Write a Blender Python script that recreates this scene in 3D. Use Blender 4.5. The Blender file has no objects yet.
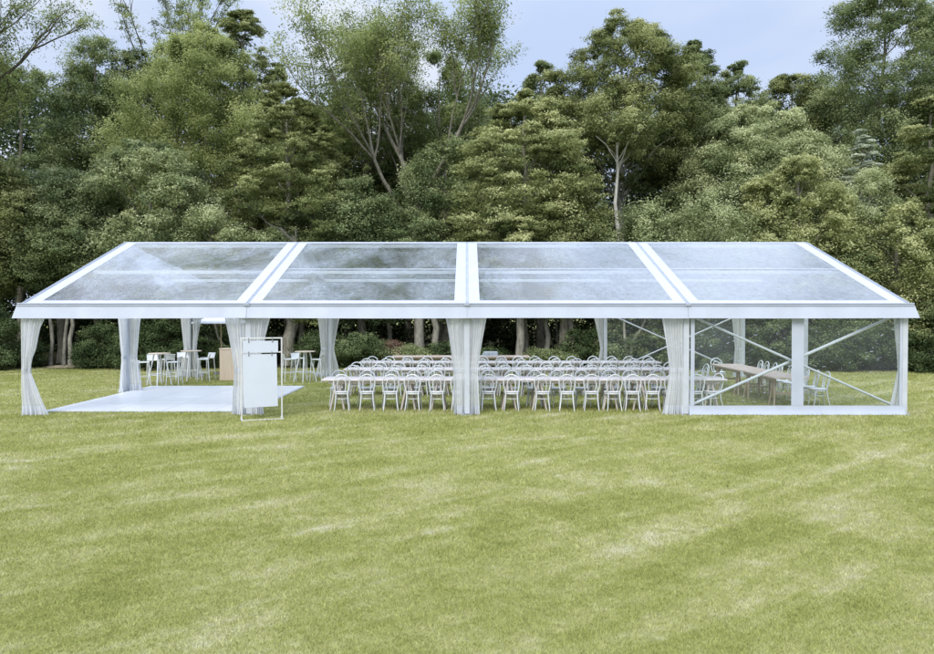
import bpy, math, random
import numpy as np
from mathutils import Vector, Matrix

random.seed(7)
rng = np.random.default_rng(11)
PI = math.pi
scene = bpy.context.scene
COL = scene.collection

# ------------------------------------------------------------------ camera / measuring
CAM_Y, CAM_Z, F = -17.1, 2.36, 746.6          # F: focal length in photo pixels


def X(px, d):
    """world x of a photo column at distance d from the camera"""
    return (px - 467.0) / F * d


def Z(py, d):
    return CAM_Z + (312.0 - py) / F * d


def Y(d):
    return d + CAM_Y


# ------------------------------------------------------------------ mesh builder
class MB:
    def __init__(self):
        self.v, self.f, self.smooth = [], [], []

    def add(self, vs, fs, smooth=False):
        o = len(self.v)
        self.v += [tuple(p) for p in vs]
        self.f += [tuple(i + o for i in q) for q in fs]
        self.smooth += [smooth] * len(fs)

    def box(self, c, s, rz=0.0, rx=0.0, ry=0.0, bevel=0.0):
        M = Matrix.Rotation(rz, 3, 'Z') @ Matrix.Rotation(ry, 3, 'Y') @ Matrix.Rotation(rx, 3, 'X')
        hx, hy, hz = s[0] / 2, s[1] / 2, s[2] / 2
        c = Vector(c)
        if bevel <= 0:
            P = [Vector((x, y, z)) for z in (-hz, hz) for (x, y) in ((-hx, -hy), (hx, -hy), (hx, hy), (-hx, hy))]
            fs = [(0, 3, 2, 1), (4, 5, 6, 7), (0, 1, 5, 4), (1, 2, 6, 5), (2, 3, 7, 6), (3, 0, 4, 7)]
            self.add([M @ p + c for p in P], fs)
        else:
            b = min(bevel, hx * .9, hy * .9, hz * .9)
            rings = []
            for (z, i) in ((-hz, b), (-hz + b, 0), (hz - b, 0), (hz, b)):
                ax, ay = hx - i, hy - i
                cc = b if i == 0 else b * .6
                rings.append([Vector(q) for q in ((-ax + cc, -ay, z), (ax - cc, -ay, z), (ax, -ay + cc, z), (ax, ay - cc, z),
                                                  (ax - cc, ay, z), (-ax + cc, ay, z), (-ax, ay - cc, z), (-ax, -ay + cc, z))])
            P = [M @ p + c for r in rings for p in r]
            fs = [tuple(range(7, -1, -1)), tuple(range(24, 32))]
            for r in range(3):
                for k in range(8):
                    a, b2 = r * 8 + k, r * 8 + (k + 1) % 8
                    fs.append((a, b2, b2 + 8, a + 8))
            self.add(P, fs)

    def tube(self, pts, radii, n=7, caps=True, closed=False):
        pts = [Vector(p) for p in pts]
        if not isinstance(radii, (list, tuple)):
            radii = [radii] * len(pts)
        m = len(pts)
        ref = None
        P = []
        for i, p in enumerate(pts):
            if closed:
                t = pts[(i + 1) % m] - pts[(i - 1) % m]
            else:
                t = pts[min(i + 1, m - 1)] - pts[max(i - 1, 0)]
            if t.length < 1e-9:
                t = Vector((0, 0, 1))
            t.normalize()
            if ref is None:
                ref = Vector((0, 0, 1)) if abs(t.z) < .9 else Vector((1, 0, 0))
            a = ref - t * ref.dot(t)
            if a.length < 1e-6:
                a = t.orthogonal()
            a.normalize()
            ref = a
            b = t.cross(a)
            for k in range(n):
                w = 2 * PI * k / n
                P.append(p + (a * math.cos(w) + b * math.sin(w)) * radii[i])
        fs = []
        for i in range(m if closed else m - 1):
            j = (i + 1) % m
            for k in range(n):
                k2 = (k + 1) % n
                fs.append((i * n + k, i * n + k2, j * n + k2, j * n + k))
        self.add(P, fs, True)
        if caps and not closed:
            self.add(P[:n], [tuple(range(n - 1, -1, -1))])
            self.add(P[-n:], [tuple(range(n))])

    def lathe(self, prof, n=24, c=(0, 0, 0)):
        P, fs = [], []
        for (r, z) in prof:
            for k in range(n):
                w = 2 * PI * k / n
                P.append((c[0] + r * math.cos(w), c[1] + r * math.sin(w), c[2] + z))
        for i in range(len(prof) - 1):
            for k in range(n):
                k2 = (k + 1) % n
                fs.append((i * n + k, i * n + k2, (i + 1) * n + k2, (i + 1) * n + k))
        self.add(P, fs, True)
        self.add(P[:n], [tuple(range(n - 1, -1, -1))])
        self.add(P[-n:], [tuple(range(n))])

    def grid(self, fn, nu, nv, smooth=True):
        P = [fn(i / nu, j / nv) for j in range(nv + 1) for i in range(nu + 1)]
        w = nu + 1
        fs = [(j * w + i, j * w + i + 1, (j + 1) * w + i + 1, (j + 1) * w + i) for j in range(nv) for i in range(nu)]
        self.add(P, fs, smooth)

    def quad(self, a, b, c, d):
        self.add([a, b, c, d], [(0, 1, 2, 3)])

    def build(self, name, mat, parent=None, world=False):
        v = self.v
        if world and parent is not None:
            o = root_loc(parent)
            v = [(p[0] - o[0], p[1] - o[1], p[2] - o[2]) for p in v]
        me = bpy.data.meshes.new(name)
        me.from_pydata(v, [], self.f)
        me.polygons.foreach_set('use_smooth', self.smooth)
        me.materials.append(mat)
        me.update()
        o = bpy.data.objects.new(name, me)
        COL.objects.link(o)
        if parent is not None:
            o.parent = parent
        return o


def root_loc(o):
    t = Vector(o.location)
    while o.parent is not None:
        o = o.parent
        t = t + Vector(o.location)
    return t


def tag(o, label=None, cat=None, group=None, kind=None):
    if label:
        o['label'] = label
    if cat:
        o['category'] = cat
    if group:
        o['group'] = group
    if kind:
        o['kind'] = kind
    return o


def thing(name, label, cat, loc=(0, 0, 0), rz=0.0, group=None):
    o = bpy.data.objects.new(name, None)
    o.empty_display_size = .2
    COL.objects.link(o)
    o.location = loc
    o.rotation_euler = (0, 0, rz)
    return tag(o, label, cat, group)


def dup(root, loc, rz, label, group=None, scale=None):
    r = root.copy()
    COL.objects.link(r)
    r.location = loc
    r.rotation_euler = (0, 0, rz)
    if scale is not None:
        r.scale = scale
    r['label'] = label
    if group:
        r['group'] = group
    for ch in list(root.children):
        c = ch.copy()
        COL.objects.link(c)
        c.parent = r
        for g in list(ch.children):
            d = g.copy()
            COL.objects.link(d)
            d.parent = c
    return r


# ------------------------------------------------------------------ materials
def newmat(name):
    m = bpy.data.materials.new(name)
    m.use_nodes = True
    nt = m.node_tree
    nt.nodes.clear()
    out = nt.nodes.new('ShaderNodeOutputMaterial')
    return m, nt, out


def N(nt, typ, **kw):
    n = nt.nodes.new(typ)
    for k, v in kw.items():
        if k in n.inputs:
            n.inputs[k].default_value = v
        else:
            setattr(n, k, v)
    return n


def ramp(nt, stops, interp='LINEAR'):
    n = nt.nodes.new('ShaderNodeValToRGB')
    cr = n.color_ramp
    cr.interpolation = interp
    while len(cr.elements) < len(stops):
        cr.elements.new(.5)
    for e, (p, c) in zip(cr.elements, stops):
        e.position = p
        e.color = (c[0], c[1], c[2], 1) if not isinstance(c, (int, float)) else (c, c, c, 1)
    return n


def painted(name, c, rough=.45, var=.06, nscale=6.0, bump=0.0, spec=.4):
    m, nt, out = newmat(name)
    L = nt.links.new
    p = N(nt, 'ShaderNodeBsdfPrincipled')
    p.inputs['Roughness'].default_value = rough
    p.inputs['Specular IOR Level'].default_value = spec
    tc = N(nt, 'ShaderNodeTexCoord')
    nz = N(nt, 'ShaderNodeTexNoise', Scale=nscale, Detail=5.0, Roughness=.6)
    L(tc.outputs['Object'], nz.inputs['Vector'])
    d = [max(0, x * (1 - var * 2)) for x in c]
    e = [min(1, x * (1 + var)) for x in c]
    r = ramp(nt, [(.3, d), (.65, e)])
    L(nz.outputs['Fac'], r.inputs['Fac'])
    L(r.outputs['Color'], p.inputs['Base Color'])
    if bump:
        b = N(nt, 'ShaderNodeBump', Strength=bump, Distance=.02)
        L(nz.outputs['Fac'], b.inputs['Height'])
        L(b.outputs['Normal'], p.inputs['Normal'])
    L(p.outputs['BSDF'], out.inputs['Surface'])
    return m


def wood(name, c1, c2, axis='X', rough=.5, scale=1.0):
    m, nt, out = newmat(name)
    L = nt.links.new
    p = N(nt, 'ShaderNodeBsdfPrincipled')
    p.inputs['Roughness'].default_value = rough
    tc = N(nt, 'ShaderNodeTexCoord')
    mp = N(nt, 'ShaderNodeMapping')
    s = {'X': (1.2, 16, 16), 'Y': (16, 1.2, 16), 'Z': (16, 16, 1.2)}[axis]
    mp.inputs['Scale'].default_value = [q * scale for q in s]
    nz = N(nt, 'ShaderNodeTexNoise', Scale=2.0, Detail=7.0, Roughness=.65, Distortion=.4)
    L(tc.outputs['Object'], mp.inputs['Vector'])
    L(mp.outputs['Vector'], nz.inputs['Vector'])
    r = ramp(nt, [(.3, c1), (.7, c2)])
    L(nz.outputs['Fac'], r.inputs['Fac'])
    L(r.outputs['Color'], p.inputs['Base Color'])
    b = N(nt, 'ShaderNodeBump', Strength=.2, Distance=.01)
    L(nz.outputs['Fac'], b.inputs['Height'])
    L(b.outputs['Normal'], p.inputs['Normal'])
    L(p.outputs['BSDF'], out.inputs['Surface'])
    return m


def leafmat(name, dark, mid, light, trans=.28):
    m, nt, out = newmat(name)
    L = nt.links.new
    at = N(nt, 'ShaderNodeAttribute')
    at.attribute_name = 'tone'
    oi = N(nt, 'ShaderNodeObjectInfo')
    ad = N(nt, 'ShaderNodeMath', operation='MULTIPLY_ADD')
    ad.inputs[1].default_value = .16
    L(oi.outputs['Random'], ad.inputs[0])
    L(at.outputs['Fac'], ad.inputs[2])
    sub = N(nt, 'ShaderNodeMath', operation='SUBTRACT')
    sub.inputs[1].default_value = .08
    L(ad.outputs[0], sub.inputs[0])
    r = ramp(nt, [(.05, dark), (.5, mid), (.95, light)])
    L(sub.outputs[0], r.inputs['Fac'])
    p = N(nt, 'ShaderNodeBsdfPrincipled')
    p.inputs['Roughness'].default_value = .55
    p.inputs['Specular IOR Level'].default_value = .16
    L(r.outputs['Color'], p.inputs['Base Color'])
    t = N(nt, 'ShaderNodeBsdfTranslucent')
    hs = N(nt, 'ShaderNodeHueSaturation', Saturation=1.1, Value=1.25)
    L(r.outputs['Color'], hs.inputs['Color'])
    L(hs.outputs['Color'], t.inputs['Color'])
    mx = N(nt, 'ShaderNodeMixShader')
    mx.inputs[0].default_value = trans
    L(p.outputs['BSDF'], mx.inputs[1])
    L(t.outputs['BSDF'], mx.inputs[2])
    L(mx.outputs[0], out.inputs['Surface'])
    return m


def barkmat(name, c1, c2):
    m, nt, out = newmat(name)
    L = nt.links.new
    p = N(nt, 'ShaderNodeBsdfPrincipled')
    p.inputs['Roughness'].default_value = .9
    p.inputs['Specular IOR Level'].default_value = .15
    tc = N(nt, 'ShaderNodeTexCoord')
    mp = N(nt, 'ShaderNodeMapping')
    mp.inputs['Scale'].default_value = (5, 5, 1.3)
    nz = N(nt, 'ShaderNodeTexNoise', Scale=2.2, Detail=7.0, Roughness=.7)
    L(tc.outputs['Object'], mp.inputs['Vector'])
    L(mp.outputs['Vector'], nz.inputs['Vector'])
    r = ramp(nt, [(.35, c1), (.62, c2)])
    L(nz.outputs['Fac'], r.inputs['Fac'])
    L(r.outputs['Color'], p.inputs['Base Color'])
    b = N(nt, 'ShaderNodeBump', Strength=.7, Distance=.04)
    L(nz.outputs['Fac'], b.inputs['Height'])
    L(b.outputs['Normal'], p.inputs['Normal'])
    L(p.outputs['BSDF'], out.inputs['Surface'])
    return m


def clearmat(name, base_haze, haze_amp, right_gain=0.0, tint=(.86, .93, .91), nscale=1.1, refl=2.0, speck=0.0, fold=0.0):
    """clear PVC film: see-through, mirror-like at low angles, with sky sheen painted in as milky haze"""
    m, nt, out = newmat(name)
    L = nt.links.new
    geo = N(nt, 'ShaderNodeNewGeometry')
    tr = N(nt, 'ShaderNodeBsdfTransparent')
    tr.inputs['Color'].default_value = (*tint, 1)
    gl = N(nt, 'ShaderNodeBsdfGlossy')
    gl.inputs['Roughness'].default_value = .06
    # creases and painted haze: two scales of noise
    nz = N(nt, 'ShaderNodeTexNoise', Scale=nscale, Detail=6.0, Roughness=.62, Distortion=.5)
    mp0 = N(nt, 'ShaderNodeMapping')
    mp0.inputs['Scale'].default_value = (1.0, .38, 1.0)
    mp0.inputs['Rotation'].default_value = (0, 0, .35)
    L(geo.outputs['Position'], mp0.inputs['Vector'])
    L(mp0.outputs['Vector'], nz.inputs['Vector'])
    nz2 = N(nt, 'ShaderNodeTexNoise', Scale=9.0, Detail=5.0, Roughness=.75)
    mp = N(nt, 'ShaderNodeMapping')
    mp.inputs['Scale'].default_value = (1.0, .3, 1.6)
    L(geo.outputs['Position'], mp.inputs['Vector'])
    L(mp.outputs['Vector'], nz2.inputs['Vector'])
    bp = N(nt, 'ShaderNodeBump', Strength=.22, Distance=.03)
    L(nz2.outputs['Fac'], bp.inputs['Height'])
    L(bp.outputs['Normal'], gl.inputs['Normal'])
    lw = N(nt, 'ShaderNodeLayerWeight', Blend=.5)
    pw = N(nt, 'ShaderNodeMath', operation='POWER')
    pw.inputs[1].default_value = 5.0
    L(lw.outputs['Facing'], pw.inputs[0])
    fr = N(nt, 'ShaderNodeMath', operation='MULTIPLY_ADD', use_clamp=True)
    fr.inputs[1].default_value = refl
    fr.inputs[2].default_value = .05
    L(pw.outputs[0], fr.inputs[0])
    m1 = N(nt, 'ShaderNodeMixShader')
    L(fr.outputs[0], m1.inputs[0])
    L(tr.outputs[0], m1.inputs[1])
    L(gl.outputs[0], m1.inputs[2])
    # milky part: pale sky reflection painted as diffuse haze
    rr = ramp(nt, [(.40, 0.0), (.62, 1.0)])
    L(nz.outputs['Fac'], rr.inputs['Fac'])
    r2 = ramp(nt, [(.38, .35), (.62, 1.0)])
    L(nz2.outputs['Fac'], r2.inputs['Fac'])
    mu = N(nt, 'ShaderNodeMath', operation='MULTIPLY')
    L(rr.outputs['Color'], mu.inputs[0])
    L(r2.outputs['Color'], mu.inputs[1])
    hz = N(nt, 'ShaderNodeMath', operation='MULTIPLY_ADD', use_clamp=True)
    hz.inputs[1].default_value = haze_amp
    hz.inputs[2].default_value = base_haze
    L(mu.outputs[0], hz.inputs[0])
    fac = hz.outputs[0]
    if right_gain:  # even sky sheen painted over the right-hand bays
        rg = ramp(nt, [(.34, .62), (.60, 1.0)])
        L(nz2.outputs['Fac'], rg.inputs['Fac'])
        sx = N(nt, 'ShaderNodeSeparateXYZ')
        L(geo.outputs['Position'], sx.inputs[0])
        w = N(nt, 'ShaderNodeMath', operation='MULTIPLY_ADD')
        w.inputs[1].default_value = 3.2
        L(nz.outputs['Fac'], w.inputs[0])
        L(sx.outputs['X'], w.inputs[2])
        mr = N(nt, 'ShaderNodeMapRange', interpolation_type='SMOOTHSTEP')
        mr.inputs['From Min'].default_value = 2.6
        mr.inputs['From Max'].default_value = 5.0
        mr.inputs['To Min'].default_value = 0.0
        mr.inputs['To Max'].default_value = right_gain
        L(w.outputs[0], mr.inputs['Value'])
        ax = N(nt, 'ShaderNodeMath', operation='MAXIMUM', use_clamp=True)
        mg = N(nt, 'ShaderNodeMath', operation='MULTIPLY')
        L(mr.outputs[0], mg.inputs[0])
        L(rg.outputs['Color'], mg.inputs[1])
        L(mg.outputs[0], ax.inputs[0])
        L(fac, ax.inputs[1])
        fac = ax.outputs[0]
    if fold:
        # fold: strength of a milky wedge in the first bay: straight edge from (-8.9, 4.0) to (-6.2, 1.2)
        sf = N(nt, 'ShaderNodeSeparateXYZ')
        L(geo.outputs['Position'], sf.inputs[0])
        e = N(nt, 'ShaderNodeMath', operation='ADD')
        L(sf.outputs['X'], e.inputs[0])
        L(sf.outputs['Y'], e.inputs[1])
        k1 = N(nt, 'ShaderNodeMapRange', interpolation_type='SMOOTHSTEP')
        k1.inputs['From Min'].default_value = -4.96
        k1.inputs['From Max'].default_value = -5.05
        L(e.outputs[0], k1.inputs['Value'])
        k2 = N(nt, 'ShaderNodeMapRange', interpolation_type='SMOOTHSTEP')
        k2.inputs['From Min'].default_value = 1.0
        k2.inputs['From Max'].default_value = 1.5
        L(sf.outputs['Y'], k2.inputs['Value'])
        k3 = N(nt, 'ShaderNodeMapRange', interpolation_type='SMOOTHSTEP')
        k3.inputs['From Min'].default_value = -8.2
        k3.inputs['From Max'].default_value = -5.6
        L(e.outputs[0], k3.inputs['Value'])
        k4 = N(nt, 'ShaderNodeMath', operation='MULTIPLY')
        L(k1.outputs[0], k4.inputs[0])
        L(k2.outputs[0], k4.inputs[1])
        k5 = N(nt, 'ShaderNodeMath', operation='MULTIPLY')
        L(k4.outputs[0], k5.inputs[0])
        L(k3.outputs[0], k5.inputs[1])
        k6 = N(nt, 'ShaderNodeMath', operation='MULTIPLY_ADD', use_clamp=True)
        k6.inputs[1].default_value = fold
        L(k5.outputs[0], k6.inputs[0])
        L(fac, k6.inputs[2])
        fac = k6.outputs[0]
    if speck:  # speck: bright reflections painted as pale diffuse flecks
        vz = N(nt, 'ShaderNodeTexNoise', Scale=16.0, Detail=3.0, Roughness=.6)
        mp2 = N(nt, 'ShaderNodeMapping')
        mp2.inputs['Scale'].default_value = (.45, 1, 1.5)
        mp2.inputs['Rotation'].default_value = (0, -.45, 0)
        L(geo.outputs['Position'], mp2.inputs['Vector'])
        L(mp2.outputs['Vector'], vz.inputs['Vector'])
        rs = ramp(nt, [(.645, 0.0), (.685, speck)])
        L(vz.outputs['Fac'], rs.inputs['Fac'])
        ax = N(nt, 'ShaderNodeMath', operation='MAXIMUM', use_clamp=True)
        L(rs.outputs['Color'], ax.inputs[0])
        L(fac, ax.inputs[1])
        fac = ax.outputs[0]
    df = N(nt, 'ShaderNodeBsdfDiffuse')
    df.inputs['Color'].default_value = (.56, .63, .76, 1)
    tl = N(nt, 'ShaderNodeBsdfTranslucent')
    tl.inputs['Color'].default_value = (.56, .63, .76, 1)
    md = N(nt, 'ShaderNodeMixShader')
    md.inputs[0].default_value = .3
    L(df.outputs[0], md.inputs[1])
    L(tl.outputs[0], md.inputs[2])
    m2 = N(nt, 'ShaderNodeMixShader')
    L(fac, m2.inputs[0])
    L(m1.outputs[0], m2.inputs[1])
    L(md.outputs[0], m2.inputs[2])
    L(m2.outputs[0], out.inputs['Surface'])
    return m


def sheermat(name, see, c=(.78, .82, .84)):
    m, nt, out = newmat(name)
    L = nt.links.new
    tr = N(nt, 'ShaderNodeBsdfTransparent')
    df = N(nt, 'ShaderNodeBsdfDiffuse')
    df.inputs['Color'].default_value = (*c, 1)
    tl = N(nt, 'ShaderNodeBsdfTranslucent')
    tl.inputs['Color'].default_value = (*c, 1)
    tc = N(nt, 'ShaderNodeTexCoord')
    nz = N(nt, 'ShaderNodeTexNoise', Scale=7.0, Detail=4.0)
    L(tc.outputs['Object'], nz.inputs['Vector'])
    lw = N(nt, 'ShaderNodeLayerWeight', Blend=.45)
    # folds seen edge-on hide more
    mr = N(nt, 'ShaderNodeMapRange')
    mr.inputs['From Min'].default_value = .1
    mr.inputs['From Max'].default_value = .8
    mr.inputs['To Min'].default_value = see
    mr.inputs['To Max'].default_value = see * .3
    L(lw.outputs['Facing'], mr.inputs['Value'])
    mu = N(nt, 'ShaderNodeMath', operation='MULTIPLY_ADD', use_clamp=True)
    mu.inputs[1].default_value = .25
    mu.inputs[2].default_value = -.12
    L(nz.outputs['Fac'], mu.inputs[0])
    ad = N(nt, 'ShaderNodeMath', operation='ADD', use_clamp=True)
    L(mr.outputs[0], ad.inputs[0])
    L(mu.outputs[0], ad.inputs[1])
    m1 = N(nt, 'ShaderNodeMixShader')
    m1.inputs[0].default_value = .5
    L(df.outputs[0], m1.inputs[1])
    L(tl.outputs[0], m1.inputs[2])
    m2 = N(nt, 'ShaderNodeMixShader')
    L(ad.outputs[0], m2.inputs[0])
    L(m1.outputs[0], m2.inputs[1])
    L(tr.outputs[0], m2.inputs[2])
    L(m2.outputs[0], out.inputs['Surface'])
    return m


def grass_color(nt, blade=False):
    """mown, partly dry lawn: streaks along the mowing direction, pale bare patches"""
    L = nt.links.new
    geo = N(nt, 'ShaderNodeNewGeometry')
    flat = N(nt, 'ShaderNodeVectorMath', operation='MULTIPLY')
    flat.inputs[1].default_value = (1, 1, 0)
    L(geo.outputs['Position'], flat.inputs[0])
    mp = N(nt, 'ShaderNodeMapping')
    mp.inputs['Rotation'].default_value = (0, 0, math.radians(-38))
    L(flat.outputs[0], mp.inputs['Vector'])
    mps = N(nt, 'ShaderNodeMapping')
    mps.inputs['Scale'].default_value = (.15, 1.0, 1)
    L(mp.outputs['Vector'], mps.inputs['Vector'])
    n1 = N(nt, 'ShaderNodeTexNoise', Scale=1.7, Detail=7.0, Roughness=.66, Distortion=.5)
    L(mps.outputs['Vector'], n1.inputs['Vector'])
    n2 = N(nt, 'ShaderNodeTexNoise', Scale=.8, Detail=8.0, Roughness=.70, Distortion=.6)
    L(flat.outputs[0], n2.inputs['Vector'])
    n3 = N(nt, 'ShaderNodeTexNoise', Scale=26.0, Detail=5.0, Roughness=.8)
    L(flat.outputs[0], n3.inputs['Vector'])
    n4 = N(nt, 'ShaderNodeTexNoise', Scale=5.5, Detail=4.0, Roughness=.7)
    L(flat.outputs[0], n4.inputs['Vector'])

    def lin(a, k, b):
        q = N(nt, 'ShaderNodeMath', operation='MULTIPLY_ADD')
        q.inputs[1].default_value = k
        L(a, q.inputs[0])
        if isinstance(b, (int, float)):
            q.inputs[2].default_value = b
        else:
            L(b, q.inputs[2])
        return q.outputs[0]
    s = lin(n1.outputs['Fac'], .36, 0.0)
    s = lin(n2.outputs['Fac'], .36, s)
    s = lin(n4.outputs['Fac'], .20, s)
    s = lin(n3.outputs['Fac'], .15, s)
    s = lin(s, 1.0, -.017)          # centred near .52
    base = ramp(nt, [(.405, GR['dark']), (.48, GR['green']), (.535, GR['mid']), (.59, GR['dry']), (.665, GR['bare'])])
    L(s, base.inputs['Fac'])
    return base, geo, n3


GR = dict(dark=(.272, .295, .088), green=(.338, .354, .118), mid=(.408, .412, .170), dry=(.49, .48, .268), bare=(.62, .59, .46))


def groundmat():
    m, nt, out = newmat('lawn_soil')
    L = nt.links.new
    base, geo, n3 = grass_color(nt)
    hs = N(nt, 'ShaderNodeHueSaturation', Value=.76)
    L(base.outputs['Color'], hs.inputs['Color'])
    p = N(nt, 'ShaderNodeBsdfPrincipled')
    p.inputs['Roughness'].default_value = .95
    p.inputs['Specular IOR Level'].default_value = .05
    L(hs.outputs['Color'], p.inputs['Base Color'])
    b = N(nt, 'ShaderNodeBump', Strength=.6, Distance=.03)
    L(n3.outputs['Fac'], b.inputs['Height'])
    L(b.outputs['Normal'], p.inputs['Normal'])
    L(p.outputs['BSDF'], out.inputs['Surface'])
    return m


def blademat():
    m, nt, out = newmat('grass_blade')
    L = nt.links.new
    base, geo, n3 = grass_color(nt, True)
    at = N(nt, 'ShaderNodeAttribute')
    at.attribute_name = 'tone'
    mr = N(nt, 'ShaderNodeMapRange')
    mr.inputs['To Min'].default_value = .58
    mr.inputs['To Max'].default_value = 1.62
    L(at.outputs['Fac'], mr.inputs['Value'])
    hs = N(nt, 'ShaderNodeHueSaturation', Saturation=1.0)
    L(base.outputs['Color'], hs.inputs['Color'])
    L(mr.outputs[0], hs.inputs['Value'])
    d = N(nt, 'ShaderNodeBsdfDiffuse')
    t = N(nt, 'ShaderNodeBsdfTranslucent')
    L(hs.outputs['Color'], d.inputs['Color'])
    L(hs.outputs['Color'], t.inputs['Color'])
    mx = N(nt, 'ShaderNodeMixShader')
    mx.inputs[0].default_value = .35
    L(d.outputs[0], mx.inputs[1])
    L(t.outputs[0], mx.inputs[2])
    L(mx.outputs[0], out.inputs['Surface'])
    return m


def painted_varied(*a, **k):
    m = painted(*a, **k)
    nt = m.node_tree
    p = next(n for n in nt.nodes if n.type == 'BSDF_PRINCIPLED')
    src = p.inputs['Base Color'].links[0].from_socket
    oi = N(nt, 'ShaderNodeObjectInfo')
    mr = N(nt, 'ShaderNodeMapRange')
    mr.inputs['To Min'].default_value = .84
    mr.inputs['To Max'].default_value = 1.06
    nt.links.new(oi.outputs['Random'], mr.inputs['Value'])
    hs = N(nt, 'ShaderNodeHueSaturation')
    nt.links.new(src, hs.inputs['Color'])
    nt.links.new(mr.outputs[0], hs.inputs['Value'])
    nt.links.new(hs.outputs['Color'], p.inputs['Base Color'])
    return m


M = dict(
    pvc=painted('white_pvc', (.475, .515, .60), .42, .03, 3.0, .08),
    frame=painted('white_frame', (.54, .57, .62), .4, .04, 4.0),
    rail=painted('aluminium_rail', (.42, .46, .54), .35, .06, 5.0),
    chair=painted_varied('white_chair_paint', (.74, .76, .79), .38, .04, 9.0),
    chairseat=painted('white_seat', (.74, .76, .80), .45, .05, 9.0),
    stool=painted('white_metal', (.70, .72, .74), .35, .05, 9.0),
    floor=None,
    board=painted('white_board', (.62, .66, .74), .5, .02, 2.0),
    steel=painted('white_steel_tube', (.66, .66, .66), .35, .04, 8.0),
    tabletop=wood('limed_timber', (.70, .64, .66), (.80, .75, .76), 'X', .35),
    browntop=wood('bare_timber', (.42, .31, .28), (.62, .50, .46), 'Y', .45),
    backtop=wood('bare_timber_back', (.60, .47, .41), (.78, .65, .58), 'X', .4),
    legpale=wood('limed_legs', (.50, .44, .40), (.64, .58, .54), 'Z', .5),
    legwood=wood('trestle_timber', (.40, .30, .21), (.60, .48, .36), 'Z', .6),
    barwood=wood('pale_plywood', (.60, .47, .36), (.70, .57, .45), 'Z', .6, .6),
    bartop=wood('pale_bar_top', (.50, .42, .33), (.66, .57, .47), 'X', .5),
    roof=clearmat('clear_roof_film', .03, .36, .50, refl=2.2, tint=(.93, .97, .97), nscale=1.5, fold=.24),
    roof_rear=clearmat('clear_roof_film_rear', .03, .12, .10, refl=2.0, tint=(.93, .97, .97), nscale=1.5),
    wall=clearmat('clear_wall_film', .03, .04, 0.0, tint=(.95, .98, .965), refl=1.4, speck=.7),
    sheer=sheermat('sheer_mesh', .24, (.90, .91, .93)),
    hem=sheermat('white_hem', .02, (.84, .86, .90)),
    umb=painted('white_canvas', (.62, .64, .70), .8, .03, 5.0),
    bark_grey=barkmat('grey_bark', (.10, .09, .07), (.30, .28, .22)),
    bark_pale=barkmat('pale_bark', (.22, .21, .17), (.50, .48, .40)),
    bark_mid=barkmat('lichen_bark', (.16, .15, .12), (.42, .40, .33)),
    bark_white=barkmat('whitish_bark', (.40, .39, .33), (.66, .65, .58)),
    bark_dark=barkmat('dark_bark', (.04, .035, .028), (.12, .10, .08)),
    cloth=painted('folded_cloth', (.50, .55, .60), .9, .1, 9.0),
    hardware=painted('dull_hardware', (.20, .20, .21), .4, .05, 9.0),
)

LEAF = dict(
    deep=leafmat('deep_green_leaf', (.062, .092, .036), (.200, .246, .106), (.39, .43, .215)),
    olive=leafmat('olive_leaf', (.072, .094, .030), (.250, .280, .108), (.52, .53, .265)),
    soft=leafmat('soft_green_leaf', (.085, .122, .054), (.275, .322, .150), (.52, .55, .31)),
    light=leafmat('light_green_leaf', (.120, .150, .060), (.34, .390, .185), (.58, .61, .36)),
    pale=leafmat('pale_green_leaf', (.16, .19, .13), (.38, .42, .31), (.58, .62, .49)),
    sparse=leafmat('open_tree_leaf', (.080, .112, .036), (.250, .296, .110), (.46, .49, .22), .42),
    russet=leafmat('russet_leaf', (.08, .05, .035), (.22, .14, .10), (.33, .25, .17)),
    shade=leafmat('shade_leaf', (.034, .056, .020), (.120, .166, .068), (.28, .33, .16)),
)

# ------------------------------------------------------------------ numpy meshes
def np_mesh(name, co, mat, parent=None, nper=4, tone=None, smooth=False):
    n = len(co)
    nf = n // nper
    me = bpy.data.meshes.new(name)
    me.vertices.add(n)
    me.vertices.foreach_set('co', np.ascontiguousarray(co, dtype=np.float32).ravel())
    me.loops.add(n)
    me.loops.foreach_set('vertex_index', np.arange(n, dtype=np.int32))
    me.polygons.add(nf)
    me.polygons.foreach_set('loop_start', np.arange(0, n, nper, dtype=np.int32))
    if tone is not None:
        a = me.attributes.new('tone', 'FLOAT', 'FACE')
        a.data.foreach_set('value', np.clip(tone, 0, 1).astype(np.float32))
    me.materials.append(mat)
    me.update(calc_edges=True)
    me.validate()
    o = bpy.data.objects.new(name, me)
    COL.objects.link(o)
    if parent is not None:
        o.parent = parent
    return o


def unit(a):
    return a / np.maximum(np.linalg.norm(a, axis=-1, keepdims=True), 1e-9)


def leaf_quads(pos, nrm, size, aspect=.5, droop=0.0):
    n = len(pos)
    t = rng.normal(size=(n, 3))
    t[:, 2] -= droop
    t = unit(t - nrm * np.sum(t * nrm, axis=1, keepdims=True))
    b = np.cross(nrm, t)
    s = size[:, None]
    w = s * aspect * .5
    q = np.empty((n, 4, 3))
    q[:, 0] = pos - t * s * .5
    q[:, 1] = pos + b * w - t * s * .05 + nrm * s * .08
    q[:, 2] = pos + t * s * .5
    q[:, 3] = pos - b * w - t * s * .05 + nrm * s * .08
    return q.reshape(-1, 3)


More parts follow.
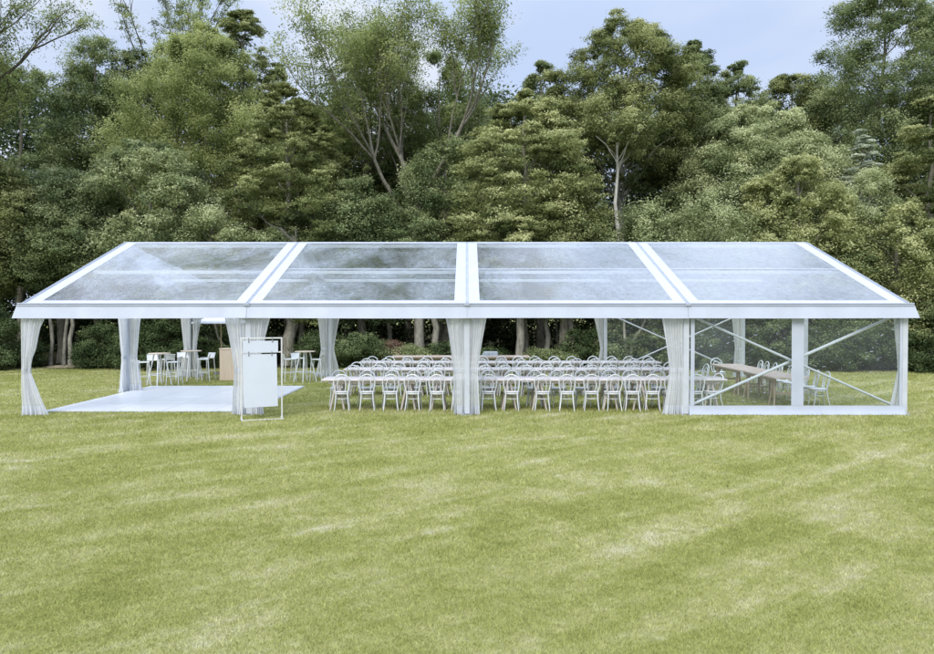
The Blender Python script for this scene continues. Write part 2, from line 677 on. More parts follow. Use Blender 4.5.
def puff_leaves(cs, rs, tones, per, leaf, flat=1.0, nsub=9, aspect=.5, upb=.45, tight=.36, mode='dome'):
    """leaves gathered in small sprays over the upper skin of every puff"""
    nsub = max(nsub, 11)
    per = int(per * 2.1)
    leaf = leaf * .62
    tight = tight * .72
    P = len(cs)
    d = rng.normal(size=(P, nsub, 3))
    zb, ez, lo, kt = dict(dome=(.65, .75, .62, 1.0), airy=(.15, 1.0, .25, 1.45), layer=(.55, .55, .55, 1.0))[mode]
    d[:, :, 2] += zb
    tight = tight * kt
    d = unit(d)
    sub = cs[:, None, :] + d * (rs[:, None, None] * np.array([1, 1, flat])) * rng.uniform(lo, 1.08, (P, nsub, 1))
    k = max(1, per // nsub)
    e = rng.normal(size=(P, nsub, k, 3))
    e = e * np.array([1, 1, ez * flat])
    pos = sub[:, :, None, :] + e * (rs[:, None, None, None] * tight)
    out = unit(pos - cs[:, None, None, :])
    nr = unit(out * .6 + rng.normal(size=pos.shape) * .5 + np.array([0, 0, upb + .1]))
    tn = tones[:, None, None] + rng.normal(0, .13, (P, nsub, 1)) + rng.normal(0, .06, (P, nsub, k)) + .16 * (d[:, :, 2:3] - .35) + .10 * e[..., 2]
    pos = pos.reshape(-1, 3)
    nr = nr.reshape(-1, 3)
    sz = leaf * rng.uniform(.6, 1.35, len(pos))
    return leaf_quads(pos, nr, sz, aspect), tn.reshape(-1)


PROFILES = dict(
    round=[(0, .55), (.15, .85), (.4, 1.0), (.65, .92), (.85, .66), (1, .25)],
    dome=[(0, .95), (.3, 1.0), (.55, .90), (.75, .70), (.9, .42), (1, .12)],
    oval=[(0, .5), (.2, .8), (.45, 1.0), (.7, .85), (.88, .5), (1, .12)],
    cone=[(0, .95), (.25, 1.0), (.5, .86), (.75, .60), (.9, .34), (1, .06)],
    column=[(0, .7), (.2, .95), (.5, 1.0), (.75, .8), (.9, .5), (1, .12)],
    top=[(0, .25), (.25, .45), (.5, .85), (.72, 1.0), (.9, .7), (1, .25)],
)


def crown_puffs(z0, z1, R, profile, n, pr, lobes=.22, inner=.5, cull=True):
    pz = PROFILES[profile]
    t = rng.uniform(0, 1, n * 3)
    a = rng.uniform(0, 2 * PI, n * 3)
    rad = np.interp(t, [p[0] for p in pz], [p[1] for p in pz])
    keep = rng.uniform(0, 1, n * 3) < (.25 + .75 * rad)
    t, a, rad = t[keep][:n], a[keep][:n], rad[keep][:n]
    ph = rng.uniform(0, 2 * PI, 3)
    lob = 1 + lobes * (np.sin(3 * a + ph[0] + 5 * t) * .5 + np.sin(5 * a + ph[1] - 9 * t) * .35 + rng.normal(0, .35, len(t)))
    rr = R * rad * lob * (inner + (1 - inner) * rng.uniform(0, 1, len(t)) ** .45)
    c = np.stack([rr * np.cos(a), rr * np.sin(a), z0 + (z1 - z0) * t], axis=1)
    if cull:                                    # the far side of a wood needs fewer leaves
        back = (c[:, 1] > R * .35) & (rng.uniform(0, 1, len(c)) < .6)
        c = c[~back]
    tt = (c[:, 2] - z0) / max(.01, z1 - z0)
    pr_ = pr * rng.uniform(.6, 1.3, len(c)) * (.42 + .58 * np.interp(tt, [p[0] for p in pz], [p[1] for p in pz]))
    return c, pr_


def wobble_line(p, q, n=6, amp=.1):
    p, q = Vector(p), Vector(q)
    L = (q - p).length
    out = []
    for i in range(n + 1):
        t = i / n
        o = Vector((random.uniform(-1, 1), random.uniform(-1, 1), random.uniform(-1, 1))) * amp * L * math.sin(PI * t) * .5
        out.append(p.lerp(q, t) + o)
    return out


def trunk_and_limbs(H, r0, cs, nlimb=14, lean=(0, 0), fork=None, first=.25):
    mb = MB()
    top = Vector((lean[0], lean[1], H * .9))
    ax = wobble_line((0, 0, -.1), top, 9, .03)
    rad = [r0 * (1.25 if i == 0 else 1) * (1 - .9 * i / 9) + .015 for i in range(10)]
    mb.tube(ax, rad, 9)
    idx = list(range(len(cs)))
    random.shuffle(idx)
    for i in idx[:nlimb]:
        c = Vector(cs[i])
        tz = max(first * H, c.z - (c.xy.length) * .7 - .3)
        tt = min(.95, max(0.05, tz / (H * .9)))
        b = ax[0].lerp(top, tt)
        rr = max(.025, r0 * (1 - .9 * tt) * .45)
        mid = b.lerp(c, .5) + Vector((0, 0, .12 * (c - b).length))
        pts = wobble_line(b, mid, 3, .12)[:-1] + wobble_line(mid, c, 3, .12)
        mb.tube(pts, [rr * (1 - .8 * k / (len(pts) - 1)) + .008 for k in range(len(pts))], 6)
    return mb


def make_tree(name, label, cat, px, d, top_py, width_px, low_z, profile, leafkey, bark='bark_grey', n=120, pr=.75, per=300,
              leaf=.17, flat=.95, tone=.5, tv=.18, trunk_r=.22, group=None, nlimb=14, aspect=.5, upb=.45, tight=.36, lobes=.22,
              lean=(0, 0), inner=.5, base_px=None, mode=None):
    H = Z(top_py, d)
    R = width_px / F * d / 2
    pr = min(pr, R * .55)
    x = X(px, d)
    t = thing(name, label, cat, (x, Y(d), 0), 0, group)
    c, r = crown_puffs(low_z + pr * .4, H - pr * .6, max(.2, R - pr * .45), profile, n, pr, lobes, inner)
    c[:, 0] += lean[0] * c[:, 2] / H
    tones = rng.normal(tone, tv, len(c))
    if mode is None:
        mode = 'airy' if leafkey in ('sparse', 'light') else ('layer' if flat < .65 else 'dome')
    if mode == 'airy':
        flat = 1.0
    q, tn = puff_leaves(c, r, tones, per, leaf, flat, 9, aspect, upb, tight, mode)
    bx = 0 if base_px is None else X(base_px, d) - x
    mb = trunk_and_limbs(H, trunk_r, c, nlimb, (lean[0], lean[1]))
    mb.build('trunk', M[bark], t)
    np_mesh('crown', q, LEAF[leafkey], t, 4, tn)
    return t


# ------------------------------------------------------------------ world, sun, camera
world = bpy.data.worlds.new('World')
scene.world = world
world.use_nodes = True
wn = world.node_tree
wn.nodes.clear()
wo = wn.nodes.new('ShaderNodeOutputWorld')
bg = wn.nodes.new('ShaderNodeBackground')
sky = wn.nodes.new('ShaderNodeTexSky')
sky.sky_type = 'NISHITA'
sky.sun_disc = False
SUN_EL, SUN_AZ = math.radians(44), math.radians(200)      # azimuth clockwise from +Y: behind and left of the camera
sky.sun_elevation = SUN_EL
sky.sun_rotation = SUN_AZ
sky.air_density = 1.0
sky.dust_density = 2.0
tc = wn.nodes.new('ShaderNodeTexCoord')
mp = wn.nodes.new('ShaderNodeMapping')
mp.inputs['Scale'].default_value = (1, 1, 2.6)
mp.inputs['Rotation'].default_value = (0, 0, 1.1)
nz = wn.nodes.new('ShaderNodeTexNoise')
nz.inputs['Scale'].default_value = 2.2
nz.inputs['Detail'].default_value = 6
nz.inputs['Roughness'].default_value = .5
nz.inputs['Distortion'].default_value = .3
wn.links.new(tc.outputs['Generated'], mp.inputs['Vector'])
wn.links.new(mp.outputs['Vector'], nz.inputs['Vector'])
cl = ramp(wn, [(.36, (.56, .68, .93)), (.50, (.67, .76, .945)), (.62, (.84, .885, .97))])
wn.links.new(nz.outputs['Fac'], cl.inputs['Fac'])
sc = wn.nodes.new('ShaderNodeVectorMath')
sc.operation = 'SCALE'
sc.inputs['Scale'].default_value = 8.6
wn.links.new(cl.outputs['Color'], sc.inputs[0])
# an overcast sky is about twice as bright overhead as low down
sxyz = wn.nodes.new('ShaderNodeSeparateXYZ')
wn.links.new(tc.outputs['Generated'], sxyz.inputs[0])
zen = wn.nodes.new('ShaderNodeMapRange')
zen.interpolation_type = 'SMOOTHSTEP'
zen.inputs['From Min'].default_value = .32
zen.inputs['From Max'].default_value = .95
zen.inputs['To Min'].default_value = 11.2
zen.inputs['To Max'].default_value = 31.0
wn.links.new(sxyz.outputs['Z'], zen.inputs['Value'])
wn.links.new(zen.outputs[0], sc.inputs['Scale'])
mx = wn.nodes.new('ShaderNodeMixRGB')
mx.inputs['Fac'].default_value = .86
wn.links.new(sky.outputs['Color'], mx.inputs['Color1'])
wn.links.new(sc.outputs['Vector'], mx.inputs['Color2'])
wn.links.new(mx.outputs['Color'], bg.inputs['Color'])
bg.inputs['Strength'].default_value = .10
wn.links.new(bg.outputs['Background'], wo.inputs['Surface'])

sl = bpy.data.lights.new('sun', 'SUN')
sl.energy = 2.5
sl.angle = math.radians(26)
sl.color = (1.0, .96, .90)
so = bpy.data.objects.new('sun', sl)
COL.objects.link(so)
dirv = Vector((math.sin(SUN_AZ) * math.cos(SUN_EL), math.cos(SUN_AZ) * math.cos(SUN_EL), math.sin(SUN_EL)))
so.rotation_euler = dirv.to_track_quat('Z', 'Y').to_euler()
so.location = (0, -20, 30)

cam = bpy.data.cameras.new('camera')
cam.lens = F / 934 * 36
cam.sensor_width = 36
cam.sensor_fit = 'HORIZONTAL'
cam.clip_end = 600
cam.clip_start = .05
co = bpy.data.objects.new('camera', cam)
COL.objects.link(co)
co.location = (0, CAM_Y, CAM_Z)
co.rotation_euler = (math.radians(90) - math.atan(15 / F), 0, 0)
scene.camera = co
scene.view_settings.view_transform = 'Standard'
scene.view_settings.look = 'None'
scene.view_settings.exposure = 0
scene.cycles.max_bounces = 8
scene.cycles.diffuse_bounces = 4
scene.cycles.glossy_bounces = 3
scene.cycles.transmission_bounces = 4
scene.cycles.transparent_max_bounces = 24
scene.cycles.use_denoising = True

# ------------------------------------------------------------------ ground
gm = MB()
def gfn(u, v):
    x = -160 + 320 * u
    y = -60 + 320 * v
    return (x, y, 0)
gm.grid(gfn, 24, 24, False)
tag(gm.build('lawn', groundmat()), kind='structure')

# forest floor: dark litter behind the lawn edge
def litter():
    m, nt, out = newmat('leaf_litter')
    L = nt.links.new
    geo = N(nt, 'ShaderNodeNewGeometry')
    a = N(nt, 'ShaderNodeTexNoise', Scale=3.0, Detail=8.0, Roughness=.7)
    L(geo.outputs['Position'], a.inputs['Vector'])
    r = ramp(nt, [(.3, (.018, .018, .010)), (.55, (.055, .05, .028)), (.75, (.16, .13, .08))])
    L(a.outputs['Fac'], r.inputs['Fac'])
    p = N(nt, 'ShaderNodeBsdfDiffuse')
    L(r.outputs['Color'], p.inputs['Color'])
    L(p.outputs[0], out.inputs['Surface'])
    return m
fm = MB()
edge = []
for i in range(161):
    x = -80 + i
    ye = Y(31.4) + .35 * math.sin(x * .9) + .3 * math.sin(x * 2.3 + 1) + (.9 if abs(x + 16.5) < 1.2 else 0) * -.6
    edge.append((x, ye))
for i in range(160):
    (xa, ya), (xb, yb) = edge[i], edge[i + 1]
    fm.add([(xa, ya, .004), (xb, yb, .004), (xb, ya + 1.2 if False else yb + 1.2, .06), (xa, ya + 1.2, .06)], [(0, 1, 2, 3)])
    fm.add([(xa, ya + 1.2, .06), (xb, yb + 1.2, .06), (xb, 90, .06), (xa, 90, .06)], [(0, 1, 2, 3)])
tag(fm.build('forest_floor', litter()), kind='structure')

sm = MB()
def sfn(u, v):
    a, r = 2 * PI * u, v
    w = 1 + .18 * math.sin(3 * a) + .1 * math.sin(5 * a + 1)
    return (X(64, 31.6) + 1.0 * r * w * math.cos(a), Y(31.7) + .55 * r * w * math.sin(a), .006 + .10 * (1 - r * r))
sm.grid(sfn, 28, 6)
tag(sm.build('bare_soil', painted('dry_soil', (.30, .26, .18), .95, .2, 9.0, .5, .05)), kind='structure')

# grass blades: one mass nobody could count
def grass():
    Ps, sc_, = [], []
    bands = [(2.8, 4.6, 2500, 1.2), (4.6, 7, 9000, .8), (7, 10, 5200, 1.0), (10, 14, 2500, 1.25), (14, 19, 1300, 1.7), (19, 32, 420, 2.5)]
    for d0, d1, dens, k in bands:
        w = d1 * 467 / F + 8.0
        n = int(dens * (d1 - d0) * 2 * w)
        x = rng.uniform(-w, w, n)
        d = rng.uniform(d0, d1, n)
        over = np.abs(x) - d * 467 / F          # thinner turf well outside the view
        keep = rng.uniform(0, 1, n) < np.interp(over, [1.0, 2.0, 5.0, 8.0], [1.0, .45, .35, 0.0])
        x, d = x[keep], d[keep]
        Ps.append(np.stack([x, d + CAM_Y, np.zeros_like(x)], 1))
        sc_.append(np.full(len(x), k))
    P = np.concatenate(Ps)
    k = np.concatenate(sc_)
    # nothing grows up through the dance floor or under the leg plates
    inside = (P[:, 0] > -10.02) & (P[:, 0] < -5.1) & (P[:, 1] > .45) & (P[:, 1] < 6.45)
    P, k = P[~inside], k[~inside]
    n = len(P)
    a = rng.uniform(0, 2 * PI, n)
    h = rng.uniform(.012, .034, n) * np.minimum(k, 1.6)
    lean = rng.uniform(.2, 1.3, n) * h
    la = rng.uniform(0, 2 * PI, n)
    w = .0042 * k * rng.uniform(.7, 1.4, n)
    dx, dy = np.cos(a) * w, np.sin(a) * w
    q = np.empty((n, 3, 3))
    q[:, 0] = P - np.stack([dx, dy, np.full(n, .002)], 1)
    q[:, 1] = P + np.stack([dx, dy, np.full(n, -.002)], 1)
    q[:, 2] = P + np.stack([np.cos(la) * lean, np.sin(la) * lean, h], 1)
    tone = np.clip(rng.beta(2.2, 2.2, n), 0, 1)
    o = np_mesh('grass', q.reshape(-1, 3), blademat(), None, 3, tone)
    tag(o, 'short mown lawn with dry pale patches and mowing streaks', 'grass', kind='stuff')
grass()

# ------------------------------------------------------------------ marquee
EZ, RZ = 2.56, 4.40
XS = [-10.08, -5.0, 0.0, 5.02, 10.02]
YF, YM, YB = 0.0, 5.0, 10.0
EO = .10                                       # eave overhang
tent = thing('marquee', 'long white framed clear roof marquee with four bays standing on the lawn', 'marquee', (0, 5, 0))


def slope_pt(x, s, front=True, lift=0.0):
    """s: 0 at the eave, 1 at the ridge"""
    y = (-EO) + (YM + EO) * s
    z = EZ + (RZ - EZ) * s + lift
    return (x, y if front else YB - y, z)


SL = math.hypot(YM + EO, RZ - EZ)
for fr in (True, False):
    for b in range(4):
        x0, x1 = XS[b] + .03, XS[b + 1] - .03
        wl = .30 if b == 0 else .26
        wr = .30 if b == 3 else .26
        xa, xb = x0 + wl, x1 - wr
        s0, s1 = .18 / SL, 1 - .07 / SL
        ph = random.uniform(0, 6)
        sh = MB()

        def fn(u, v):
            sag = -.05 * math.sin(PI * u) * math.sin(PI * min(1, 2 * (v % .5001))) \
                + .006 * math.sin(19 * u + 7 * v + ph) * math.sin(13 * v + ph)
            return slope_pt(xa + (xb - xa) * u, s0 + (s1 - s0) * v, fr, sag * .6)
        sh.grid(fn, 36, 24)
        o = sh.build('roof_sheet', M['roof' if fr else 'roof_rear'], tent, True)
        bd = MB()
        def strip(xl, xr, sa, sb):
            k = 10
            for i in range(k):
                a, c = sa + (sb - sa) * i / k, sa + (sb - sa) * (i + 1) / k
                top = [slope_pt(xl, a, fr, .004), slope_pt(xr, a, fr, .004), slope_pt(xr, c, fr, .004), slope_pt(xl, c, fr, .004)]
                bd.add(top, [(0, 1, 2, 3)])
        strip(x0, xa, 0, 1)
        strip(xb, x1, 0, 1)
        strip(xa, xb, 0, s0)
        strip(xa, xb, s1, 1)
        bd.build('white_border', M['pvc'], o, True)
        if fr and b > 0:
            bd = MB()
            for i in range(12):
                a, c = xa + (xb - xa) * i / 12, xa + (xb - xa) * (i + 1) / 12
                bd.add([slope_pt(a, .492, fr, .006), slope_pt(c, .492, fr, .006), slope_pt(c, .503, fr, .006), slope_pt(a, .503, fr, .006)], [(0, 1, 2, 3)])
            bd.build('welded_seam', M['pvc'], o, True)
    for i, x in enumerate(XS):
        r = MB()
        ang = math.atan2(RZ - EZ, YM + EO)
        mid = slope_pt(x, .5, fr, -.09)
        r.box(mid, (.10, SL - .05, .16), rx=ang if fr else -ang)
        r.build('rafter', M['frame'], tent, True)
        r = MB()
        mid = slope_pt(x, .5, fr, .012)
        for sgn in (-1, 1):
            r.box((mid[0] + sgn * .022, mid[1], mid[2]), (.014, SL, .03), rx=ang if fr else -ang)
        r.box((mid[0], mid[1], mid[2] - .01), (.029, SL, .012), rx=ang if fr else -ang)
        r.build('keder_rail', M['rail'], tent, True)
    # purlin at mid slope, eave beam
    p = slope_pt(0, .5, fr, -.085)
    for b in range(4):
        q = MB()
        q.box(((XS[b] + XS[b + 1]) / 2, p[1], p[2]), (XS[b + 1] - XS[b] - .11, .06, .09), bevel=.008)
        q.build('purlin', M['frame'], tent, True)
        q = MB()
        q.box(((XS[b] + XS[b + 1]) / 2, YF if fr else YB, EZ - .09), (XS[b + 1] - XS[b] - .15, .09, .14), bevel=.01)
        q.build('eave_beam', M['frame'], tent, True)
        # valance hanging below the eave, one length for each bay, gently rippled
        v = MB()
        xl, xr = XS[b] + .002, XS[b + 1] - .002
        if b == 0:
            xl = XS[0] - .14
        if b == 3:
            xr = XS[4] + .14
        ph = random.uniform(0, 6)

        def vfn(u, t):
            x = xl + (xr - xl) * u
            fl = 0
            if b == 0:
                fl = -.09 * t * max(0, 1 - u * 6)
            if b == 3:
                fl = .09 * t * max(0, 1 - (1 - u) * 6)
            y = -EO - .03 - .07 * t + .008 * t * math.sin(9 * u * 3 + ph)
            z = EZ - .015 - .325 * t + .006 * math.sin(4 * u + ph) * t
            return (x + fl, y if fr else YB - y, z)
        v.grid(vfn, 40, 6)
        v.build('valance', M['pvc'], tent, True)
        v = MB()
        v.box(((xl + xr) / 2, (-EO - .035) if fr else YB + EO + .035, EZ - .005), (xr - xl, .035, .022), bevel=.005)
        v.build('eave_rail', M['pvc'], tent, True)
        v = MB()
        v.box(((xl + xr) / 2, (-EO - .056) if fr else YB + EO + .056, EZ - .052), (xr - xl, .012, .014))
        v.build('valance_track', M['rail'], tent, True)
for b in range(4):
    q = MB()
    q.box(((XS[b] + XS[b + 1]) / 2, YM, RZ - .09), (XS[b + 1] - XS[b] - .11, .08, .12), bevel=.01)
    q.build('ridge_beam', M['frame'], tent, True)
    q = MB()
    q.tube([(XS[b] + .0, YM, RZ + .006), (XS[b + 1] - .01, YM, RZ + .006)], .02, 8)
    q.build('ridge_cap', M['pvc'], tent, True)
for x in XS[1:4]:
    q = MB()
    q.box((x, -EO - .062, EZ - .03), (.13, .022, .075), bevel=.006)
    q.tube([(x - .03, -EO - .07, EZ - .03), (x - .03, -EO - .085, EZ - .03)], .012, 8)
    q.tube([(x + .03, -EO - .07, EZ - .03), (x + .03, -EO - .085, EZ - .03)], .012, 8)
    q.build('joint_bracket', M['rail'], tent, True)
# gable ends: sloping white edge, clear infill, cross beam
for sgn, x in ((-1, XS[0]), (1, XS[4])):
    for fr in (True, False):
        g = MB()
        def gfn2(u, t):
            p = slope_pt(x + sgn * (.06 + .06 * t), u, fr, .004)
            return (p[0], p[1], p[2] - .22 * t)
        g.grid(gfn2, 20, 3)
        def gfn3(u, t):
            p = slope_pt(x - sgn * .03 + sgn * .09 * t, u, fr, .008)
            return p
        g.grid(gfn3, 20, 2)
        g.build('gable_edge', M['pvc'], tent, True)
    g = MB()
    g.box((x, YM, EZ - .12), (.07, YB - .2, .10), bevel=.008)
    g.build('gable_beam', M['frame'], tent, True)

def leg(x, y, w=.13, d=.10, name='leg'):
    m = MB()
    m.box((x, y, (EZ - .16) / 2 + .012), (w, d, EZ - .18), bevel=.012)
    for s in (-1, 1):
        m.box((x + s * w * .5, y, EZ / 2 - .1), (.008, d * .35, EZ - .36))
    o = m.build(name, M['frame'], tent, True)
    m = MB()
    m.box((x, y, .006), (.24, .22, .012))
    m.tube([(x + .08, y - .07, 0), (x + .08, y - .07, .06)], .012, 6)
    m.tube([(x - .08, y - .07, 0), (x - .08, y - .07, .06)], .012, 6)
    m.build('base_plate', M['rail'], o, True)
for x in XS:
    leg(x, YF)
    leg(x, YB)
leg(XS[0], YM, name='gable_leg')
leg(XS[4], YM, name='gable_leg')
XP = X(797, 17.1)
# diagonal braces of the right bay, front and rear
for yy in (.12, YB - .12):
    for (za, zb, dy) in ((2.30, .16, -.03), (.16, 2.30, .035)):
        m = MB()
        a, c = (XS[3] + .07, yy + dy, za), (XS[4] - .08, yy + dy, zb)
        m.tube([a, c], .028 if dy < 0 or yy > 1 else .035, 10)
        for e in (a, c):
            m.box(e, (.07, .02, .10))
        m.build('brace', M['frame'], tent, True)
# clear walls of the right bay
for yy, base in ((-.055, True), (YB + .055, False)):
    x0, x1 = XS[3] + .09, XS[4] - .07
    pz0 = .22 if base else .03
    for (xa, xb) in (((x0 + .09, XP - .14), (XP + .14, x1 - .06)) if base else ((x0, x1),)):
        w = MB()
        ph = random.uniform(0, 6)
        w.grid(lambda u, v: (xa + (xb - xa) * u, yy + .006 * math.sin(7 * u + 4 * v + ph) * math.sin(PI * u), pz0 + (EZ - .2 - pz0) * v), 24, 16)
        wo_ = w.build('wall_panel', M['wall'], tent, True)
    if base:
        w = MB()
        w.grid(lambda u, v: (x0 - .03 + (x1 - x0 + .09) * u, yy - .05 * (1 - v) ** 2 + .004 * math.sin(30 * u), .01 + .21 * v), 40, 5)
        w.build('base_band', M['pvc'], wo_, True)
        for (xa, xb, nm) in ((x0, x0 + .09, 'edge_band'), (x1 - .06, x1, 'edge_band'), (XP - .14, XP + .14, 'centre_band')):
            w = MB()
            w.grid(lambda u, v: (xa + (xb - xa) * u, yy + .003 * math.sin(9 * v), .222 + (EZ - .42) * v), 4, 16)
            w.build(nm, M['pvc'], wo_, True)
w = MB()
w.box((XP, .0, EZ / 2 - .1), (.09, .07, EZ - .24), bevel=.01)
w.build('wall_post', M['frame'], tent, True)

# ------------------------------------------------------------------ curtains
def curtain(x, y, side, label, wt=.45, wtie=.17, wb=.42, tie_z=1.02, along='x', inset=.0, ybias=0.0, pleats=6, loose=False):
    """gathered sheer curtain: hangs from the eave beside a leg, tied back, hem on the grass"""
    zt = 2.34
    o = thing('curtain', label, 'curtain', (x, y, 0), 0, 'sheer curtains tied at the marquee legs')
    ph = random.uniform(0, 6)
    k2 = random.uniform(.9, 1.1)

    def width(z):
        if z > tie_z:
            t = (z - tie_z) / (zt - tie_z)
            return wtie + (wt - wtie) * t ** 1.25
        t = (tie_z - z) / tie_z
        return wtie + (wb - wtie) * t ** 1.15

    def fn(u, v):
        z = .012 + (zt - .012) * v
        if u < 0 or u > 1:
            pass
        w_ = width(z)
        q = inset + w_ * u
        near = math.exp(-((z - tie_z) / .18) ** 2)
        am = (.036 - .018 * near) * k2
        u0 = u
        u = u + .055 * math.sin(5.1 * u + ph) + .03 * math.sin(11 * u + 2 * ph + z)
        am *= .65 + .6 * abs(math.sin(4.3 * u0 + ph))
        f = am * math.sin(2 * PI * pleats * u + ph + .7 * math.sin(3 * z)) + .008 * math.sin(2 * PI * pleats * 2.3 * u + ph * 2 + 2 * z)
        u = u0
        q += .012 * math.cos(2 * PI * pleats * u + ph + 1.3 * z)
        if z < .2:
            f *= 1 + 1.2 * (1 - z / .2)
        zz = z
        if loose and z > tie_z:
            zz = z - .05 * u * math.sin(9 * z)
        return (side * q, f + ybias, zz) if along == 'x' else (f, side * q + ybias, zz)
    m = MB()
    m.grid(lambda u, v: fn(u * .955, .09 + .91 * v), 54, 40)
    c = m.build('mesh_cloth', M['sheer'], o)
    m = MB()
    m.grid(lambda u, v: fn(.955 + .045 * u, v), 3, 44)
    m.grid(lambda u, v: fn(u * .955, .09 * v), 54, 6)
    m.build('hem', M['hem'], c)
    m = MB()
    def tfn(u, v):
        p = fn(u, (tie_z - .05 + .10 * v) / zt)
        return (p[0], p[1] * 1.15 - .008, p[2]) if along == 'x' else (p[0] * 1.15 - .008, p[1], p[2])
    m.grid(tfn, 40, 3)
    m.build('tie_band', M['hem'], o)
    return o

fc = -.02
curtain(XS[0] - .075, -.085, 1, 'sheer curtain with ragged hem at the front left corner leg of the marquee', wt=.56, wtie=.20, wb=.62, inset=.0, loose=True, pleats=7)
for i, nm in ((1, 'front leg beside the sign stand'), (2, 'middle front leg before the tables')):
    wl = .50 if i == 1 else .45
    curtain(XS[i] - .07, fc, -1, 'left sheer curtain of the pair on the ' + nm, wt=wl, wtie=.25, wb=.22 if i == 2 else .30)
    curtain(XS[i] + .07, fc, 1, 'right sheer curtain of the pair on the ' + nm, wt=wl - .05, wtie=.17, wb=.22 if i == 2 else .26)
curtain(XS[3] - .07, fc, -1, 'single sheer curtain left of the clear wall panel at the front', wt=.50, wtie=.32, wb=.48)
curtain(XS[4] - .06, .06, -1, 'narrow sheer curtain inside the front right corner leg', wt=.16, wtie=.04, wb=.26)
curtain(XS[0] + .0, YM - .07, -1, 'near sheer curtain on the left gable leg behind the dance floor edge', along='y', wt=.42, wtie=.22, wb=.36)
curtain(XS[0] + .02, YM + .02, 1, 'sheer curtain on inner side of the left gable leg', wt=.40, wtie=.28, wb=.40)
curtain(XS[4] - .02, YM, -1, 'sheer curtain on the right gable leg behind the wall panel', wt=.34, wtie=.22, wb=.26)
for i, nm in ((0, 'rear left corner leg beside bar stools'), (1, 'rear leg at the right of the round bar table')):
    curtain(XS[i] - .05 + (.12 if i == 0 else 0), YB - .12, -1, 'left sheer curtain on the ' + nm, wt=.34, wtie=.22, wb=.46)
    curtain(XS[i] + .06 + (.1 if i == 0 else 0), YB - .12, 1, 'right sheer curtain on the ' + nm, wt=.36, wtie=.14, wb=.40)
curtain(XS[3] - .30 + .2, YB - .05, -1, 'sheer curtain on the rear leg behind the long tables, left of braces', wt=.36, wtie=.08, wb=.3)
curtain(XS[4] - .04, YB - .12, -1, 'sheer curtain on the rear right corner leg', wt=.42, wtie=.30, wb=.36)

# ------------------------------------------------------------------ dance floor
def floormat():
    m, nt, out = newmat('white_dance_floor')
    L = nt.links.new
    p = N(nt, 'ShaderNodeBsdfPrincipled')
    p.inputs['Roughness'].default_value = .35
    geo = N(nt, 'ShaderNodeNewGeometry')
    br = N(nt, 'ShaderNodeTexBrick', offset=0.0, Scale=1.0)
    br.inputs['Color1'].default_value = (.70, .72, .77, 1)
    br.inputs['Color2'].default_value = (.655, .675, .73, 1)
    br.inputs['Mortar'].default_value = (.42, .44, .49, 1)
    br.inputs['Mortar Size'].default_value = .010
    br.inputs['Brick Width'].default_value = 1.2
    br.inputs['Row Height'].default_value = .6
    L(geo.outputs['Position'], br.inputs['Vector'])
    L(br.outputs['Color'], p.inputs['Base Color'])
    L(p.outputs[0], out.inputs['Surface'])
    return m
fl = thing('dance_floor', 'flat white dance floor laid on the grass in the left bay', 'dance floor', (-7.56, 3.45, 0))
m = MB()
m.box((0, 0, .018), (4.80, 5.90, .034))
m.build('floor_panels', floormat(), fl)
m = MB()
for s in (-1, 1):
    m.box((s * 2.425, 0, .012), (.05, 6.0, .022))
    m.box((0, s * 2.975, .012), (4.80, .05, .022))
m.build('edge_trim', M['pvc'], fl)

# ------------------------------------------------------------------ bentwood chair
def make_chair(label, loc, rz, group):
    t = thing('bentwood_chair', label, 'chair', loc, rz, group)
    # local: seat faces +y, back at -y
    m = MB()
    m.lathe([(.165, .432), (.195, .438), (.203, .448), (.203, .458), (.19, .466), (.10, .463), (.01, .461)], 20)
    s = m.build('seat', M['chairseat'], t)
    m = MB()
    m.tube([(.175 * math.cos(a), .175 * math.sin(a), .412) for a in [2 * PI * i / 20 for i in range(20)]], .018, 6, closed=True)
    m.build('apron', M['chair'], s)
    m = MB()
    m.tube([(.165 * math.cos(a), .165 * math.sin(a), .29) for a in [2 * PI * i / 20 for i in range(20)]], .009, 5, closed=True)
    m.build('stretcher', M['chair'], t)
    for sx in (-1, 1):
        m = MB()
        m.tube([(sx * .145, .115, .42), (sx * .155, .135, .25), (sx * .185, .175, 0)], [.017, .015, .011], 6)
        m.build('leg', M['chair'], t)
        m = MB()
        m.tube([(sx * .135, -.155, .43), (sx * .145, -.175, .25), (sx * .175, -.235, 0)], [.017, .015, .011], 6)
        m.build('leg', M['chair'], t)

    def hoop(w0, w1, ztop, zw, rad, y0):
        pts = []
        nseg = 9
        def yy(z):
            return y0 - (z - .43) * .20
        for i in range(nseg):
            q = i / nseg
            z = .43 + (zw - .43) * q
            pts.append((-(w0 + (w1 - w0) * math.sin(q * PI / 2)), yy(z), z))
        for i in range(15):
            a = PI - PI * i / 14
            z = zw + (ztop - zw) * math.sin(a)
            pts.append((w1 * math.cos(a), yy(z), z))
        for i in range(nseg - 1, -1, -1):
            q = i / nseg
            z = .43 + (zw - .43) * q
            pts.append((w0 + (w1 - w0) * math.sin(q * PI / 2), yy(z), z))
        mm = MB()
        mm.tube(pts, rad, 6)
        return mm
    hoop(.140, .188, .875, .69, .0165, -.15).build('back_hoop', M['chair'], t)
    hoop(.07, .098, .775, .655, .0125, -.16).build('inner_hoop', M['chair'], t)
    return t

